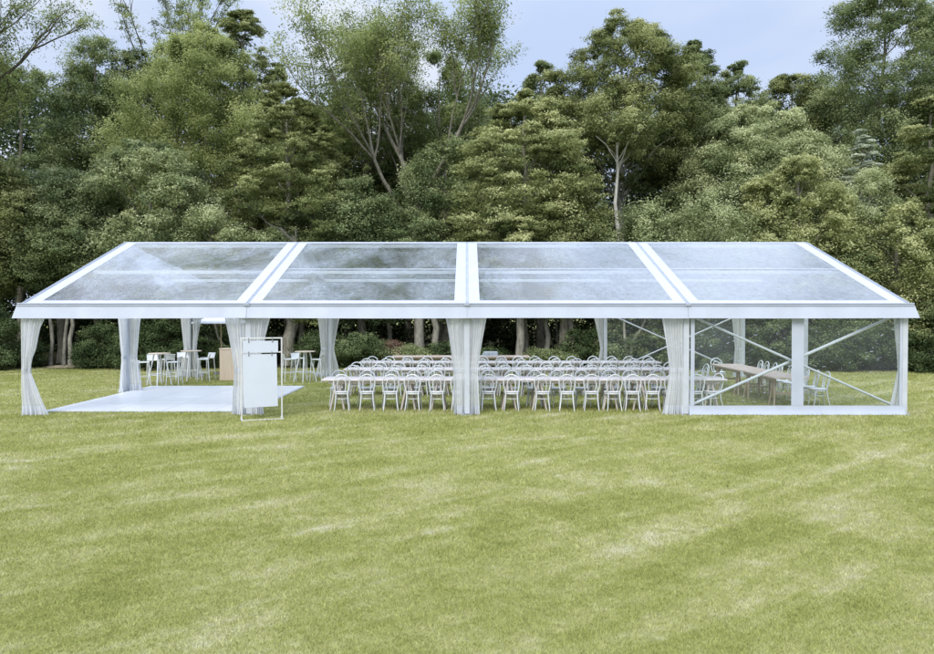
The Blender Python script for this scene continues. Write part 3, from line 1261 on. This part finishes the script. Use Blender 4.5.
ORD = ['first', 'second', 'third', 'fourth', 'fifth', 'sixth', 'seventh', 'eighth', 'ninth', 'tenth', 'eleventh', 'twelfth',
       'thirteenth', 'fourteenth', 'fifteenth', 'sixteenth', 'seventeenth', 'eighteenth']
chair_proto = None
GCH = 'white bentwood chairs around the long tables'
def chair(x, y, rz, label, z=0):
    global chair_proto
    rz += random.uniform(-.15, .15)
    if chair_proto is None:
        chair_proto = make_chair(label, (x, y, z), rz, GCH)
        return chair_proto
    return dup(chair_proto, (x, y, z), rz, label, GCH)

# ------------------------------------------------------------------ trestle tables
def make_table(label, loc, rz, top, legs, cat='table', L_=2.42, group=None, W=.80, top_z=.755, name='trestle_table'):
    t = thing(name, label, cat, loc, rz, group)
    m = MB()
    npl = 4
    for i in range(npl):
        w = W / npl
        m.box((0, -W / 2 + w * (i + .5), top_z - .02), (L_, w - .004, .04), bevel=.004)
    m.build('tabletop', M[top], t)
    m = MB()
    for s in (-1, 1):
        m.box((0, s * (W / 2 - .09), top_z - .075), (L_ - .3, .03, .07))
    m.build('apron', M[legs], t)
    for sx in (-1, 1):
        xx = sx * (L_ / 2 - .36)
        m = MB()
        for sy in (-1, 1):
            for sl in (-1, 1):
                m.tube([(xx + sl * .02, sy * (W / 2 - .14), top_z - .04), (xx + sl * .17, sy * (W / 2 - .07), 0)], [.036, .024], 4)
        m.box((xx, 0, .32), (.035, W - .3, .05))
        m.build('trestle', M[legs], t)
    return t

rows = [('front', 18.2), ('middle', 21.28), ('rear', 24.2)]
x_left = -3.47
TL = 2.42
tab = None
ordr = ['leftmost', 'second from left', 'third from left', 'rightmost']
for rn, d in rows:
    for k in range(4):
        lab = 'pale limed trestle table, %s of the four in the %s dining row' % (ordr[k], rn)
        loc = (x_left + TL * (k + .5) + .004 * k, Y(d) + random.uniform(-.025, .025), random.uniform(0, .004))
        if tab is None:
            tab = make_table(lab, loc, 0, 'tabletop', 'legpale', group='pale dining tables set end to end in rows')
        else:
            dup(tab, loc, random.uniform(-.008, .008), lab)
fx = [338, 363, 386.5, 409.5, 433.5, 455, 484, 508, 538.5, 563, 587.5, 608, 628, 648, 668, 691]
for rn, d in rows:
    n = 16
    for i in range(n):
        if rn == 'front':
            xn = X(fx[i] + 4, 17.93)
        else:
            xn = x_left + .30 + (9.68 - .6) * i / (n - 1) + random.uniform(-.06, .06)
        chair(xn, Y(d - .27) + random.uniform(-.04, .02), 0, 'white bentwood chair on the near side of the %s dining row, %s from left' % (rn, ORD[i]))
        xf = x_left + .28 + (9.68 - .5) * i / (n - 1) + random.uniform(-.06, .06)
        chair(xf, Y(d + .50) + random.uniform(-.05, .05), PI, 'white bentwood chair on the far side of the %s dining row, %s from left' % (rn, ORD[i]))
chair(X(713, 17.9), Y(18.0), PI / 2 + .35, 'white bentwood chair turned at the right head of the front dining row')
chair(6.62, Y(21.28), PI / 2, 'white bentwood chair at the right head of the middle dining row')

# brown table in the right bay
xb = 7.98
bt = None
for k, (lab, d) in enumerate((('bare brown trestle table in the right bay, nearest the clear wall', 19.5),
                              ('bare brown trestle table in the right bay, farther from the clear wall', 21.95))):
    loc = (xb, Y(d), 0)
    if bt is None:
        bt = make_table(lab, loc, PI / 2, 'backtop', 'legwood', group='bare brown tables of the right bay', W=.86)
    else:
        dup(bt, loc, PI / 2, lab)
for i in range(9):
    d = 18.55 + .54 * i
    chair(xb + .78 + random.uniform(-.04, .04), Y(d), PI / 2 + random.uniform(-.1, .1), 'white bentwood chair along the right side of the brown tables, %s from the front' % ORD[i])
chair(xb + .05, Y(23.75), PI, 'white bentwood chair at the far head of the brown tables')

# bare table behind the rows
bk = None
for k, xx in enumerate((-1.45, 1.0)):
    lab = ('bare brown serving table behind the dining rows, left one', 'bare brown serving table behind the dining rows, right one')[k]
    if bk is None:
        bk = make_table(lab, (xx, Y(26.55), 0), 0, 'backtop', 'legwood', group='bare serving tables at the back', top_z=.80)
    else:
        dup(bk, (xx, Y(26.55), 0), 0, lab)
cp = thing('folded_cloth', 'low pile of grey folded cloth on the serving table behind the rows', 'cloth', (X(490, 26.5), Y(26.5), .80))
for k in range(3):
    m = MB()
    m.box((.01 * k, 0, .026 + .052 * k), (.56 - .03 * k, .36, .05), rz=.03 * k, bevel=.02)
    m.build('fold', M['cloth'], cp)

# ------------------------------------------------------------------ bar tables and stools
def make_bar_table(label, loc, rz, H=1.04):
    t = thing('bar_table', label, 'bar table', loc, rz, 'high bar tables with white splayed legs')
    m = MB()
    m.lathe([(.33, H - .03), (.345, H - .024), (.345, H - .004), (.335, H), (.01, H)], 32)
    m.build('tabletop', M['bartop'], t)
    for sx in (-1, 1):
        for sy in (-1, 1):
            m = MB()
            m.tube([(sx * .11, sy * .11, H - .03), (sx * .27, sy * .27, 0)], [.026, .02], 8)
            m.build('leg', M['stool'], t)
    m = MB()
    q = .22
    for a, b in (((-q, -q), (q, -q)), ((q, -q), (q, q)), ((q, q), (-q, q)), ((-q, q), (-q, -q))):
        m.tube([(a[0], a[1], .34), (b[0], b[1], .34)], .012, 6)
    m.build('foot_rail', M['stool'], t)
    return t

def make_stool(label, loc, rz):
    t = thing('bar_stool', label, 'bar stool', loc, rz, 'white low backed bar stools')
    m = MB()
    m.box((0, 0, .755), (.37, .37, .035), bevel=.014)
    m.build('seat', M['stool'], t)
    for sx in (-1, 1):
        for sy in (-1, 1):
            m = MB()
            m.tube([(sx * .155, sy * .155, .745), (sx * .20, sy * .20, 0)], [.017, .013], 6)
            m.build('leg', M['stool'], t)
    m = MB()
    q = .183
    for a, b in (((-q, -q), (q, -q)), ((q, -q), (q, q)), ((q, q), (-q, q)), ((-q, q), (-q, -q))):
        m.tube([(a[0], a[1], .30), (b[0], b[1], .30)], .009, 6)
    m.build('foot_rail', M['stool'], t)
    m = MB()
    m.grid(lambda u, v: (-.175 + .35 * u, -.165 - .05 * v - .03 * math.sin(PI * u), .775 + .145 * v), 10, 4)
    m.grid(lambda u, v: (-.175 + .35 * (1 - u), -.158 - .05 * v - .03 * math.sin(PI * u), .775 + .145 * v), 10, 4)
    m.tube([(-.175 + .35 * u, -.215 - .03 * math.sin(PI * u), .922) for u in [i / 10 for i in range(11)]], .012, 6)
    m.build('backrest', M['stool'], t)
    return t

tabs = [(X(159, 24.0), 24.0, 'high bar table nearest the left gable curtain with stools around'),
        (X(191, 25.6), 25.6, 'high bar table before the rear left corner curtain'),
        (X(305, 25.2), 25.2, 'high bar table standing right of the sign stand')]
bp_ = None
for (x, d, lab) in tabs:
    if bp_ is None:
        bp_ = make_bar_table(lab, (x, Y(d), 0), PI / 4 + .2)
    else:
        dup(bp_, (x, Y(d), 0), PI / 4 + random.uniform(-.25, .25), lab)
stools = [
    (132, 24.3, 0.0, 'bar stool half hidden by the left gable curtain'),
    (143, 23.9, -1.1, 'bar stool left of the leftmost bar table, back to the left'),
    (153, 24.9, -2.6, 'bar stool behind the leftmost bar table'),
    (174, 24.0, 1.6, 'bar stool just right of the leftmost bar table'),
    (168, 25.3, .6, 'bar stool behind and between the two left bar tables'),
    (203, 25.4, 1.9, 'bar stool right of the table before the corner curtain, nearer one'),
    (207, 26.1, 2.6, 'bar stool right of the table before the corner curtain, farther one'),
    (183, 26.3, -2.6, 'bar stool half behind the rear left corner curtain'),
    (289, 25.4, -1.1, 'bar stool left of the right bar table, nearer one'),
    (298, 25.9, -2.4, 'bar stool left of the right bar table, farther one'),
    (317, 25.3, 1.5, 'bar stool right of the right bar table by the curtain'),
]
st_ = None
for (px, d, rz, lab) in stools:
    if st_ is None:
        st_ = make_stool(lab, (X(px, d), Y(d), 0), rz)
    else:
        dup(st_, (X(px, d), Y(d), 0), rz, lab)

# ------------------------------------------------------------------ timber bar and white umbrella
d = 25.6
bar = thing('bar_counter', 'pale plywood bar counter behind the left front curtain under white umbrella', 'bar counter', (X(219, d) + .62, Y(d), 0))
m = MB()
m.box((0, -.02, .54), (1.20, .03, 1.06), bevel=.004)
m.build('front_panel', M['barwood'], bar)
for s in (-1, 1):
    m = MB()
    m.box((s * .585, .25, .54), (.03, .505, 1.06), bevel=.004)
    m.build('side_panel', M['barwood'], bar)
m = MB()
m.box((0, .23, 1.09), (1.24, .56, .035), bevel=.006)
m.build('counter_top', M['barwood'], bar)
d = 28.4
ux = X(221, d)
um = thing('market_umbrella', 'white square market umbrella standing behind the timber bar counter', 'umbrella', (ux, Y(d), 0))
m = MB()
m.tube([(0, 0, 0), (0, 0, 2.36)], .022, 8)
m.build('pole', M['legwood'], um)
m = MB()
R_ = .92
zc, ze = 2.32, 1.945
cs_ = [(-R_, -R_), (R_, -R_), (R_, R_), (-R_, R_)]
for i in range(4):
    a, b = cs_[i], cs_[(i + 1) % 4]
    def ufn(u, v):
        x = (a[0] + (b[0] - a[0]) * u) * v
        y = (a[1] + (b[1] - a[1]) * u) * v
        return (x, y, zc + (ze - zc) * v - .05 * math.sin(PI * v) * math.sin(PI * u) + .0)
    m.grid(ufn, 8, 8)
    m.grid(lambda u, v: (a[0] + (b[0] - a[0]) * u, a[1] + (b[1] - a[1]) * u, ze - .003 - .015 * v), 8, 1)
m.build('canopy', M['umb'], um)
for i in range(4):
    m = MB()
    m.tube([(0, 0, zc - .08), (cs_[i][0] * .97, cs_[i][1] * .97, ze - .02)], .012, 5)
    m.build('rib', M['legwood'], um)
m = MB()
m.lathe([(.30, 0), (.30, .05), (.27, .07), (.05, .08), (.045, .30)], 20)
m.build('base', M['hardware'], um)

# ------------------------------------------------------------------ sign stand with two hanging boards
d0, d1 = 16.25, 16.55
pL = Vector((X(241, d0), Y(d0), 0))
pR = Vector((X(281.5, d1), Y(d1), 0))
ctr = (pL + pR) / 2
yaw = math.atan2(pR.y - pL.y, pR.x - pL.x)
W2 = (pR - pL).length / 2
sg = thing('sign_stand', 'white metal frame stand holding two blank boards on the grass', 'sign stand', ctr, yaw)
HT = 1.80
m = MB()
for s in (-1, 1):
    m.box((s * W2, 0, HT / 2), (.03, .03, HT), bevel=.004)
m.box((0, 0, HT - .015), (2 * W2 - .03, .03, .03), bevel=.004)
m.build('upright_frame', M['steel'], sg)
m = MB()
m.box((0, 0, 1.475), (2 * W2 - .03, .028, .028), bevel=.004)
m.build('cross_bar', M['steel'], sg)
for s in (-1, 1):
    m = MB()
    m.box((s * W2, 0, .014), (.031, .42, .028), bevel=.004)
    m.build('foot', M['steel'], sg)
m = MB()
m.box((0, -.195, .014), (2 * W2 - .031, .028, .026), bevel=.004)
m.build('foot_bar', M['steel'], sg)
Rz = Matrix.Rotation(yaw, 3, 'Z')
def hung(name, label, ox, oy, oz, w, h, tilt):
    p = ctr + Rz @ Vector((ox, oy, oz))
    t = thing(name, label, 'sign board', p, yaw)
    m = MB()
    m.box((0, 0, -h / 2), (w, .012, h), ry=tilt, bevel=.003)
    m.build('board', M['board'], t)
    for s in (-1, 1):
        m = MB()
        m.box((s * w * .34, -.004, .01), (.022, .03, .09), bevel=.004)
        m.tube([(s * w * .34, 0, .03), (s * w * .34, 0, .075)], .006, 5)
        m.build('clip', M['hardware'], t)
    return t
hung('sign_board', 'small blank white board hanging from top bar of the stand', -.02, -.025, HT - .075, .74, .26, .0)
hung('sign_board', 'large blank white board hanging from the cross bar of the stand', -.03, -.03, 1.43, .72, 1.16, -.02)

# ------------------------------------------------------------------ trees
SPECIAL = [
    # name,label,cat,px,d,top_py,width_px,low_z,profile,leaf,kwargs
    # front row
    ('layered_tree', 'dark layered tree at the left edge of the picture', -22, 31.8, 150, 125, 2.7, 'oval', 'olive', dict(n=190, flat=.8, tone=.40)),
    ('leafy_tree', 'grey green bushy tree behind the left corner of the marquee roof', 62, 33.6, 168, 120, 3.0, 'round', 'soft', dict(n=190, tone=.45, pr=.65)),
    ('leafy_tree', 'soft light green tree above the left end of the marquee ridge', 150, 33.5, 140, 145, 2.2, 'round', 'soft', dict(n=230, tone=.52, pr=.65)),
    ('rounded_shrub_tree', 'low pale yellow green domed tree behind the left roof bay', 212, 31.9, 204, 105, 1.8, 'dome', 'light', dict(n=90, tone=.5, pr=.55, leaf=.14)),
    ('layered_tree', 'tall dark olive layered tree left of the open branched tree', 288, 34.5, 80, 170, 1.8, 'cone', 'olive', dict(n=330, pr=.6, flat=.6, tone=.44, tv=.18)),
    ('leafy_tree', 'dark bushy tree below the open branched tree, left side', 362, 33.5, 176, 100, 1.6, 'round', 'deep', dict(n=120, tone=.45)),
    ('leafy_tree', 'dark bushy tree below the open branched tree, right side', 446, 35.0, 140, 125, 2.0, 'round', 'deep', dict(n=150, tone=.50)),
    ('layered_tree', 'yellowish layered tree behind the middle of the marquee', 524, 33.6, 88, 150, 2.0, 'oval', 'olive', dict(n=330, pr=.6, flat=.62, tone=.58, tv=.18)),
    ('leafy_tree', 'dark green tree left of the pale straight trunk', 563, 33.0, 164, 84, 2.0, 'oval', 'olive', dict(n=150, tone=.44)),
    ('rounded_shrub_tree', 'low light green tree at the foot of the pale straight trunk', 645, 31.9, 200, 95, 2.0, 'round', 'light', dict(n=90, tone=.42, pr=.6)),
    ('rounded_shrub_tree', 'low yellow green tree behind the third roof bay', 708, 31.5, 189, 115, 2.0, 'dome', 'light', dict(n=110, tone=.48, pr=.55, leaf=.14)),
    ('leafy_tree', 'clumpy light olive tree rising over the right roof bay', 797, 32.0, 157, 120, 1.8, 'round', 'olive', dict(n=180, tone=.66, pr=.55)),
    ('domed_tree', 'large puffy dome crowned tree right of the tall layered one', 752, 37.5, 98, 185, 3.0, 'dome', 'soft', dict(n=190, tone=.60, pr=1.05, per=800, inner=.88, tight=.30, lobes=.12)),
    ('rounded_shrub_tree', 'bright yellow green rounded tree on the right', 868, 32.4, 166, 90, 1.2, 'round', 'light', dict(n=90, tone=.52, pr=.5, leaf=.13)),
    ('layered_tree', 'dark layered tree at the right edge of the picture', 928, 33.2, 86, 120, 1.0, 'cone', 'olive', dict(n=190, flat=.42, tone=.46, tv=.2)),
    ('leafy_tree', 'clumpy light olive tree beside the right roof corner', 897, 31.2, 205, 120, .7, 'round', 'olive', dict(n=120, tone=.56, pr=.6)),
    # middle
    ('leafy_tree', 'dark tree with a broad crown in the upper left', 22, 39.0, 62, 140, 3.0, 'round', 'deep', dict(n=260, tone=.40)),
    ('leafy_tree', 'dark puffy crown rising against the sky in the upper left', 98, 42.0, 36, 95, 5.0, 'round', 'deep', dict(n=220, tone=.48)),
    ('leafy_tree', 'small dark puffy crown right of the larger upper left one', 137, 43.0, 50, 75, 5.0, 'round', 'deep', dict(n=160, tone=.42)),
    ('tall_leafy_tree', 'tall dusty green tree filling the left middle of the wood', 205, 39.0, 24, 180, 4.0, 'oval', 'sparse', dict(n=420, tone=.60, pr=.62, inner=.35)),
    ('conifer_tree', 'pointed dark conifer rising behind the dusty green tree', 243, 42.5, 4, 135, 6.0, 'cone', 'olive', dict(n=300, tone=.45, flat=.5, pr=.7)),
    ('conifer_tree', 'dark conifer shoulder left of the open branched tree', 302, 42.0, 90, 90, 6.0, 'cone', 'deep', dict(n=180, tone=.45, flat=.7, pr=.6)),
    ('conifer_tree', 'spiky dark crown just right of the open branched tree', 541, 40.0, 58, 80, 6.0, 'cone', 'deep', dict(n=180, tone=.50, flat=.7, pr=.6)),
    ('leafy_tree', 'mid green crown behind the open branched tree', 478, 41.0, 98, 90, 5.0, 'round', 'soft', dict(n=170, tone=.45, mode='airy')),
    ('tall_layered_tree', 'tall dark layered tree with a pale straight trunk', 621, 38.5, 18, 150, 8.6, 'round', 'olive', dict(n=300, pr=.65, flat=.7, tone=.42, bark='bark_pale', trunk_r=.26, nlimb=24)),
    ('conifer_tree', 'narrow dark crown right of the tall layered tree', 690, 41.0, 40, 80, 5.0, 'column', 'deep', dict(n=280, flat=.75, tone=.42, pr=.6)),
    ('conifer_tree', 'narrow dark crown above the left of the puffy dome', 735, 42.0, 60, 80, 5.0, 'column', 'deep', dict(n=250, flat=.75, tone=.42, pr=.6)),
    ('conifer_tree', 'tufted dark crown above the right of the puffy dome', 790, 42.0, 68, 84, 5.0, 'round', 'olive', dict(n=240, flat=.7, tone=.36, pr=.6)),
    ('tall_layered_tree', 'tall dark tree with open tiers in the upper right', 880, 40.0, -30, 150, 4.0, 'round', 'deep', dict(n=420, flat=.75, tone=.50, pr=.8, nlimb=30, inner=.25)),
    ('small_conifer', 'small pale grey conifer before the tall right tree', 861, 34.0, 120, 48, 3.2, 'cone', 'pale', dict(n=90, flat=.4, tone=.72, pr=.35, leaf=.12, trunk_r=.1)),
    ('leafy_tree', 'dark tree closing the upper right edge', 948, 39.5, 10, 120, 3.0, 'round', 'deep', dict(n=240, tone=.45)),
    ('pale_trunked_tree', 'slim tree with a long bare whitish trunk before the dark tall one', 617, 35.2, 92, 78, 9.6, 'round', 'olive', dict(n=46, tone=.5, pr=.6, bark='bark_white', trunk_r=.17, nlimb=12)),
    ('leafy_tree', 'dark tree in the gap below the narrow crowns', 668, 39.5, 120, 100, 3.0, 'round', 'deep', dict(n=110, tone=.36)),
    ('leafy_tree', 'mid green crown behind the left limbs of the open branched tree', 348, 41.5, 92, 90, 4.0, 'round', 'sparse', dict(n=170, tone=.45, pr=.6)),
    ('airy_tree', 'loose pale green crown between the limbs of the open branched tree', 440, 40.5, 48, 90, 6.0, 'round', 'sparse', dict(n=110, tone=.45, pr=.6, per=220)),
    ('leafy_tree', 'mid green crown behind the trunk of the open branched tree', 408, 42.0, 104, 110, 4.0, 'round', 'deep', dict(n=150, tone=.50)),
    ('leafy_tree', 'dark tree filling the shade behind the small pale conifer', 842, 39.0, 130, 110, 3.0, 'round', 'deep', dict(n=120, tone=.40)),
]
for (nm, lab, px, d, ty, w, lz, prof, lk, kw) in SPECIAL:
    make_tree(nm, lab, 'tree', px, d, ty, w, lz, prof, lk, **kw)


# open branched trees: real limbs down to twigs, few leaves
def open_tree(label, px, d, H, spread, seed, leafkey='sparse', first=.34, trunk_r=.2, per=26, leafsize=.12, levels=4, name='open_branched_tree', forks=5, up=.55, lean=0.0, bark='bark_dark', clump=.36):
    rs = random.Random(seed)
    t = thing(name, label, 'tree', (X(px, d), Y(d), 0))
    mb = MB()
    tips = []

    def grow(p, dr, ln, r, lev):
        n = 5
        pts, q = [p], p
        dcur = dr.copy()
        for i in range(n):
            dcur = (dcur + Vector((rs.uniform(-1, 1), rs.uniform(-1, 1), rs.uniform(-.5, .9))) * .16).normalized()
            q = q + dcur * ln / n
            pts.append(q)
        r1 = r * .62
        mb.tube(pts, [r + (r1 - r) * i / n for i in range(n + 1)], 7 if lev < 2 else 5, caps=False)
        if lev >= 2:
            tips.extend([(pts[3], lev), (pts[-1], lev)])
        if lev >= levels:
            return
        k = forks if lev < 2 else 4
        for j in range(k):
            i = n if j == 0 else rs.randint(2, n)
            a = rs.uniform(0, 2 * PI)
            side = Vector((math.cos(a), math.sin(a), 0))
            nd = (dcur * (1.0 if j == 0 else .75) + side * rs.uniform(.35, .95) * spread + Vector((0, 0, up * rs.uniform(.2, .8)))).normalized()
            grow(pts[i], nd, ln * rs.uniform(.55, .82), max(.009, r1 * (.92 if j == 0 else .70)), lev + 1)
    base_len = H * first
    pts = wobble_line((0, 0, -.1), (lean * .4, 0, base_len), 7, .05)
    mb.tube(pts, [trunk_r * (1.25 if i == 0 else 1 - .3 * i / 7) for i in range(8)], 10, caps=False)
    for j in range(4):
        a = rs.uniform(0, 2 * PI) if j else .3
        nd = Vector((math.cos(a + j * 1.7) * .5 * spread + lean * .12, math.sin(a + j * 1.7) * .35 * spread, 1)).normalized()
        grow(pts[-1 - (j % 3)], nd, H * .27, trunk_r * .55, 1)
    mb.build('trunk', M[bark], t)
    c = np.array([tuple(p) for p, l in tips])
    z = c[:, 2]
    r = np.full(len(c), clump) * rng.uniform(.6, 1.3, len(c))
    tones = rng.normal(.42, .16, len(c))
    q, tn = puff_leaves(c, r, tones, per, leafsize, .8, 4, .55, .3, .40)
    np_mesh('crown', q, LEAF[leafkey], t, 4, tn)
    return t

open_tree('tall open tree with forked bare limbs against the sky', 418, 36.5, 18.2, .70, 77, first=.40, trunk_r=.24, levels=4, per=58, leafsize=.16, forks=4, up=.5, bark='bark_grey', clump=.58)
open_tree('slender sparse treetop poking into the sky in the upper left', 172, 43.5, 19.8, .38, 5, first=.62, trunk_r=.14, levels=3, per=60, forks=4, name='slender_tree', leafsize=.16)
open_tree('open tree leaning in at the top left corner', -122, 29.5, 15.2, 1.0, 9, first=.52, trunk_r=.22, levels=4, per=36, lean=3.4, name='leaning_tree', leafsize=.13)
open_tree('second sparse tree left of the tall open one', 345, 38.5, 15.2, .7, 33, first=.42, trunk_r=.13, levels=3, per=70, forks=5, leafsize=.16)

# trees with visible stems under the eaves: mostly trunk below, crown merging above
STEMS = [(50, 32.4, .085), (63.5, 32.6, .085), (70, 32.3, .10), (288, 32.6, .30), (420, 33.0, .24), (438, 33.4, .17), (520.5, 33.0, .20), (547, 33.4, .13),
         (571.5, 33.2, .18), (558, 35.0, .06), (299, 34.5, .12), (389, 35.0, .12)]
STL = ['leftmost of the three thin stems seen under the left eave', 'middle of the three thin stems under the left eave', 'rightmost of the three thin stems under the left eave',
       'thick mossy trunk behind the right bar table', 'stout grey trunk left of the middle front curtain', 'thinner trunk beside the stout grey one',
       'grey trunk beside the dark hollow behind the serving tables', 'slim trunk right of the dark hollow', 'stout trunk behind the right half of the dining rows',
       'thin pale stem between two trunks right of the hollow', 'slim trunk behind the thick mossy one', 'slim trunk behind the russet bush']
for (px, d, r), lab in zip(STEMS, STL):
    t = thing('forest_tree', lab, 'tree', (X(px, d), Y(d), 0))
    H = random.uniform(5.6, 7.0)
    mb = MB()
    pts = wobble_line((0, 0, -.1), (random.uniform(-.5, .5), random.uniform(0, .4), H), 10, .035)
    mb.tube(pts, [r * (1.3 if i == 0 else 1.0) * (1 - .42 * i / 10 - .5 * max(0, i - 6) / 4) for i in range(11)], 10)
    for k in range(5):
        i = random.randint(5, 9)
        a = random.uniform(0, 2 * PI)
        e = pts[i] + Vector((math.cos(a) * 1.3, math.sin(a) * 1.0, .9))
        mb.tube(wobble_line(pts[i], e, 4, .15), [r * .3, r * .25, r * .2, r * .13, .01], 5)
    mb.build('trunk', M['bark_mid'], t)
    c, rr = crown_puffs(3.6, H, 1.5, 'round', 34, .6)
    q, tn = puff_leaves(c, rr, rng.normal(.42, .12, len(c)), 260, .16, .7)
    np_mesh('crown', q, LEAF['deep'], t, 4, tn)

# twisted multi-stem tree behind the umbrella and pale crooked stems behind the right bay
def crooked(label, px, d, segs, r, bark, name='crooked_tree'):
    t = thing(name, label, 'tree', (X(px, d), Y(d), 0))
    mb = MB()
    tips = []
    for pts in segs:
        P = [Vector(p) for p in pts]
        fine = []
        for i in range(len(P) - 1):
            for k in range(4):
                q = k / 4
                p0, p1, p2, p3 = P[max(i - 1, 0)], P[i], P[i + 1], P[min(i + 2, len(P) - 1)]
                fine.append(.5 * ((2 * p1) + (p2 - p0) * q + (2 * p0 - 5 * p1 + 4 * p2 - p3) * q * q + (3 * p1 - p0 - 3 * p2 + p3) * q ** 3))
        fine.append(P[-1])
        m_ = len(fine)
        mb.tube(fine, [r * (1 - .55 * i / m_) for i in range(m_)], 8)
        tips.append(P[-1])
    mb.build('trunk', M[bark], t)
    cs2, rs2 = [], []
    for p in tips:
        for k in range(7):
            cs2.append((p.x + random.uniform(-1, 1), p.y + random.uniform(-.6, .6), p.z + random.uniform(-.1, 1.4)))
            rs2.append(random.uniform(.4, .7))
    q, tn = puff_leaves(np.array(cs2), np.array(rs2), rng.normal(.45, .12, len(cs2)), 260, .15, .7)
    np_mesh('crown', q, LEAF['deep'], t, 4, tn)

crooked('crooked pale limbed tree behind the white umbrella', 226, 31.6,
        [[(0, 0, 0), (0, 0, .8), (-.3, 0, 1.05), (-.85, 0, 1.35), (-1.0, .1, 2.2), (-.9, .2, 3.4)], [(-.1, 0, .9), (-.4, 0, 1.5), (-.55, .1, 2.4), (-.6, .2, 3.4)]], .07, 'bark_pale')
crooked('pale stem leaning right behind the rear clear wall', 630, 31.4,
        [[(0, 0, 0), (.1, 0, 1.0), (.5, .05, 1.7), (.85, .1, 2.5), (1.1, .2, 3.6)], [(-.05, .1, 0), (-.2, .1, 1.4), (-.25, .1, 2.5), (-.5, .2, 3.6)]], .075, 'bark_pale')
crooked('forked thin stems behind the right gable end', 826, 31.0,
        [[(0, 0, 0), (.05, 0, 1.2), (.35, .05, 2.3), (.5, .1, 3.6)], [(0, 0, 1.0), (-.25, .05, 1.9), (-.45, .1, 3.4)], [(.7, .1, 0), (.9, .1, 1.4), (.7, .1, 2.4), (1.1, .1, 3.4)]], .05, 'bark_grey')

# ------------------------------------------------------------------ shrubs along the wood's edge
SHRUBS = [  # px, d, top_py, width_px, leafkey, tone, label
    (-10, 30.6, 296, 70, 'shade', .45, 'dark shrub at the left edge below the layered tree'),
    (27, 31.8, 336, 22, 'shade', .40, 'low dark shrub left of the three thin stems'),
    (102, 31.6, 322, 48, 'shade', .50, 'leafy dark shrub left of the left gable curtain'),
    (150, 31.2, 298, 75, 'shade', .55, 'dense dark shrub behind the leftmost bar table'),
    (196, 32.0, 312, 70, 'shade', .48, 'dark shrub behind the rear left corner curtain'),
    (240, 32.0, 318, 60, 'shade', .42, 'dark shrub behind the timber bar counter'),
    (320, 31.8, 326, 40, 'shade', .5, 'green shrub behind the right bar table curtain'),
    (362, 31.4, 330, 40, 'shade', .62, 'light green shrub behind the left end of the dining rows'),
    (392, 31.8, 338, 30, 'russet', .50, 'small russet bush behind the dining rows'),
    (408, 31.4, 344, 40, 'light', .34, 'low light green bush right of the russet one'),
    (452, 31.8, 340, 50, 'shade', .45, 'low dark bush behind the middle front curtain'),
    (486, 31.6, 346, 30, 'shade', .40, 'very low bush at the left of the dark hollow'),
    (545, 31.5, 348, 52, 'light', .28, 'low light bush at the foot of the slim trunk'),
    (585, 32.0, 326, 50, 'shade', .48, 'dark shrub right of the stout trunk'),
    (622, 32.4, 318, 60, 'soft', .34, 'grey green shrub behind the left of the rear clear wall'),
    (662, 32.0, 312, 62, 'soft', .36, 'grey green shrub behind the middle of the rear clear wall'),
    (712, 31.4, 308, 76, 'shade', .60, 'dense shrub behind the far end of the brown tables'),
    (768, 31.0, 306, 76, 'shade', .62, 'dense shrub left of the right gable curtain'),
    (836, 30.6, 310, 84, 'shade', .60, 'dense shrub seen through the right clear wall panel'),
    (888, 30.2, 304, 70, 'shade', .52, 'dense shrub just left of the front right corner leg'),
    (934, 29.8, 292, 80, 'shade', .48, 'tall dark shrub at the right edge of the lawn'),
]
for (px, d, ty, w, lk, tn_, lab) in SHRUBS:
    H = max(.5, Z(ty, d))
    R = w / F * d / 2
    t = thing('shrub', lab, 'shrub', (X(px, d), Y(d), 0), 0, 'shrubs along the edge of the wood')
    n = int(26 + 16 * R * H)
    c, r = crown_puffs(.12, H - .25, R, 'dome', n, .42, .25, .3, False)
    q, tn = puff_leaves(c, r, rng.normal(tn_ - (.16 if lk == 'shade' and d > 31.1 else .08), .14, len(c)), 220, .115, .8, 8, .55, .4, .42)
    mb = MB()
    for k in range(6):
        a = 2 * PI * k / 6
        mb.tube(wobble_line((math.cos(a) * .08, math.sin(a) * .08, -.02), (math.cos(a) * R * .6, math.sin(a) * R * .6, H * .75), 4, .12), [.035, .03, .025, .018, .01], 5)
    mb.build('stems', M['bark_dark'], t)
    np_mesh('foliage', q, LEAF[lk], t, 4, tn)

# far wood closing the gaps: one mass
def far_wood():
    n = 1600
    x = rng.uniform(-62, 62, n)
    hmax = 15.2 + 1.0 * np.sin(x * .33) + .8 * np.sin(x * .81 + 2) + np.where(x < -14, 1.4, 0)
    z = rng.uniform(0, 1, n) ** .8 * hmax
    y = Y(49) + rng.uniform(-2.5, 2.5, n)
    c = np.stack([x, y, z], 1)
    q, tn = puff_leaves(c, rng.uniform(1.1, 1.9, n), rng.normal(.35, .14, n), 180, .42, .8, 9)
    n2 = 760
    x2 = rng.uniform(-40, 40, n2)
    c2 = np.stack([x2, Y(43) + rng.uniform(-1.5, 1.5, n2), rng.uniform(.2, 7.0, n2)], 1)
    q2, t2 = puff_leaves(c2, rng.uniform(.8, 1.3, n2), rng.normal(-.02, .10, n2), 160, .34, .8, 9)  # low band toned darker to paint in the shade under the crowns
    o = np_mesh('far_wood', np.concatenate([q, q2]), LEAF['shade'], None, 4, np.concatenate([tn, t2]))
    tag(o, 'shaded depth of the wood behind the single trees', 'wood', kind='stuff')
far_wood()
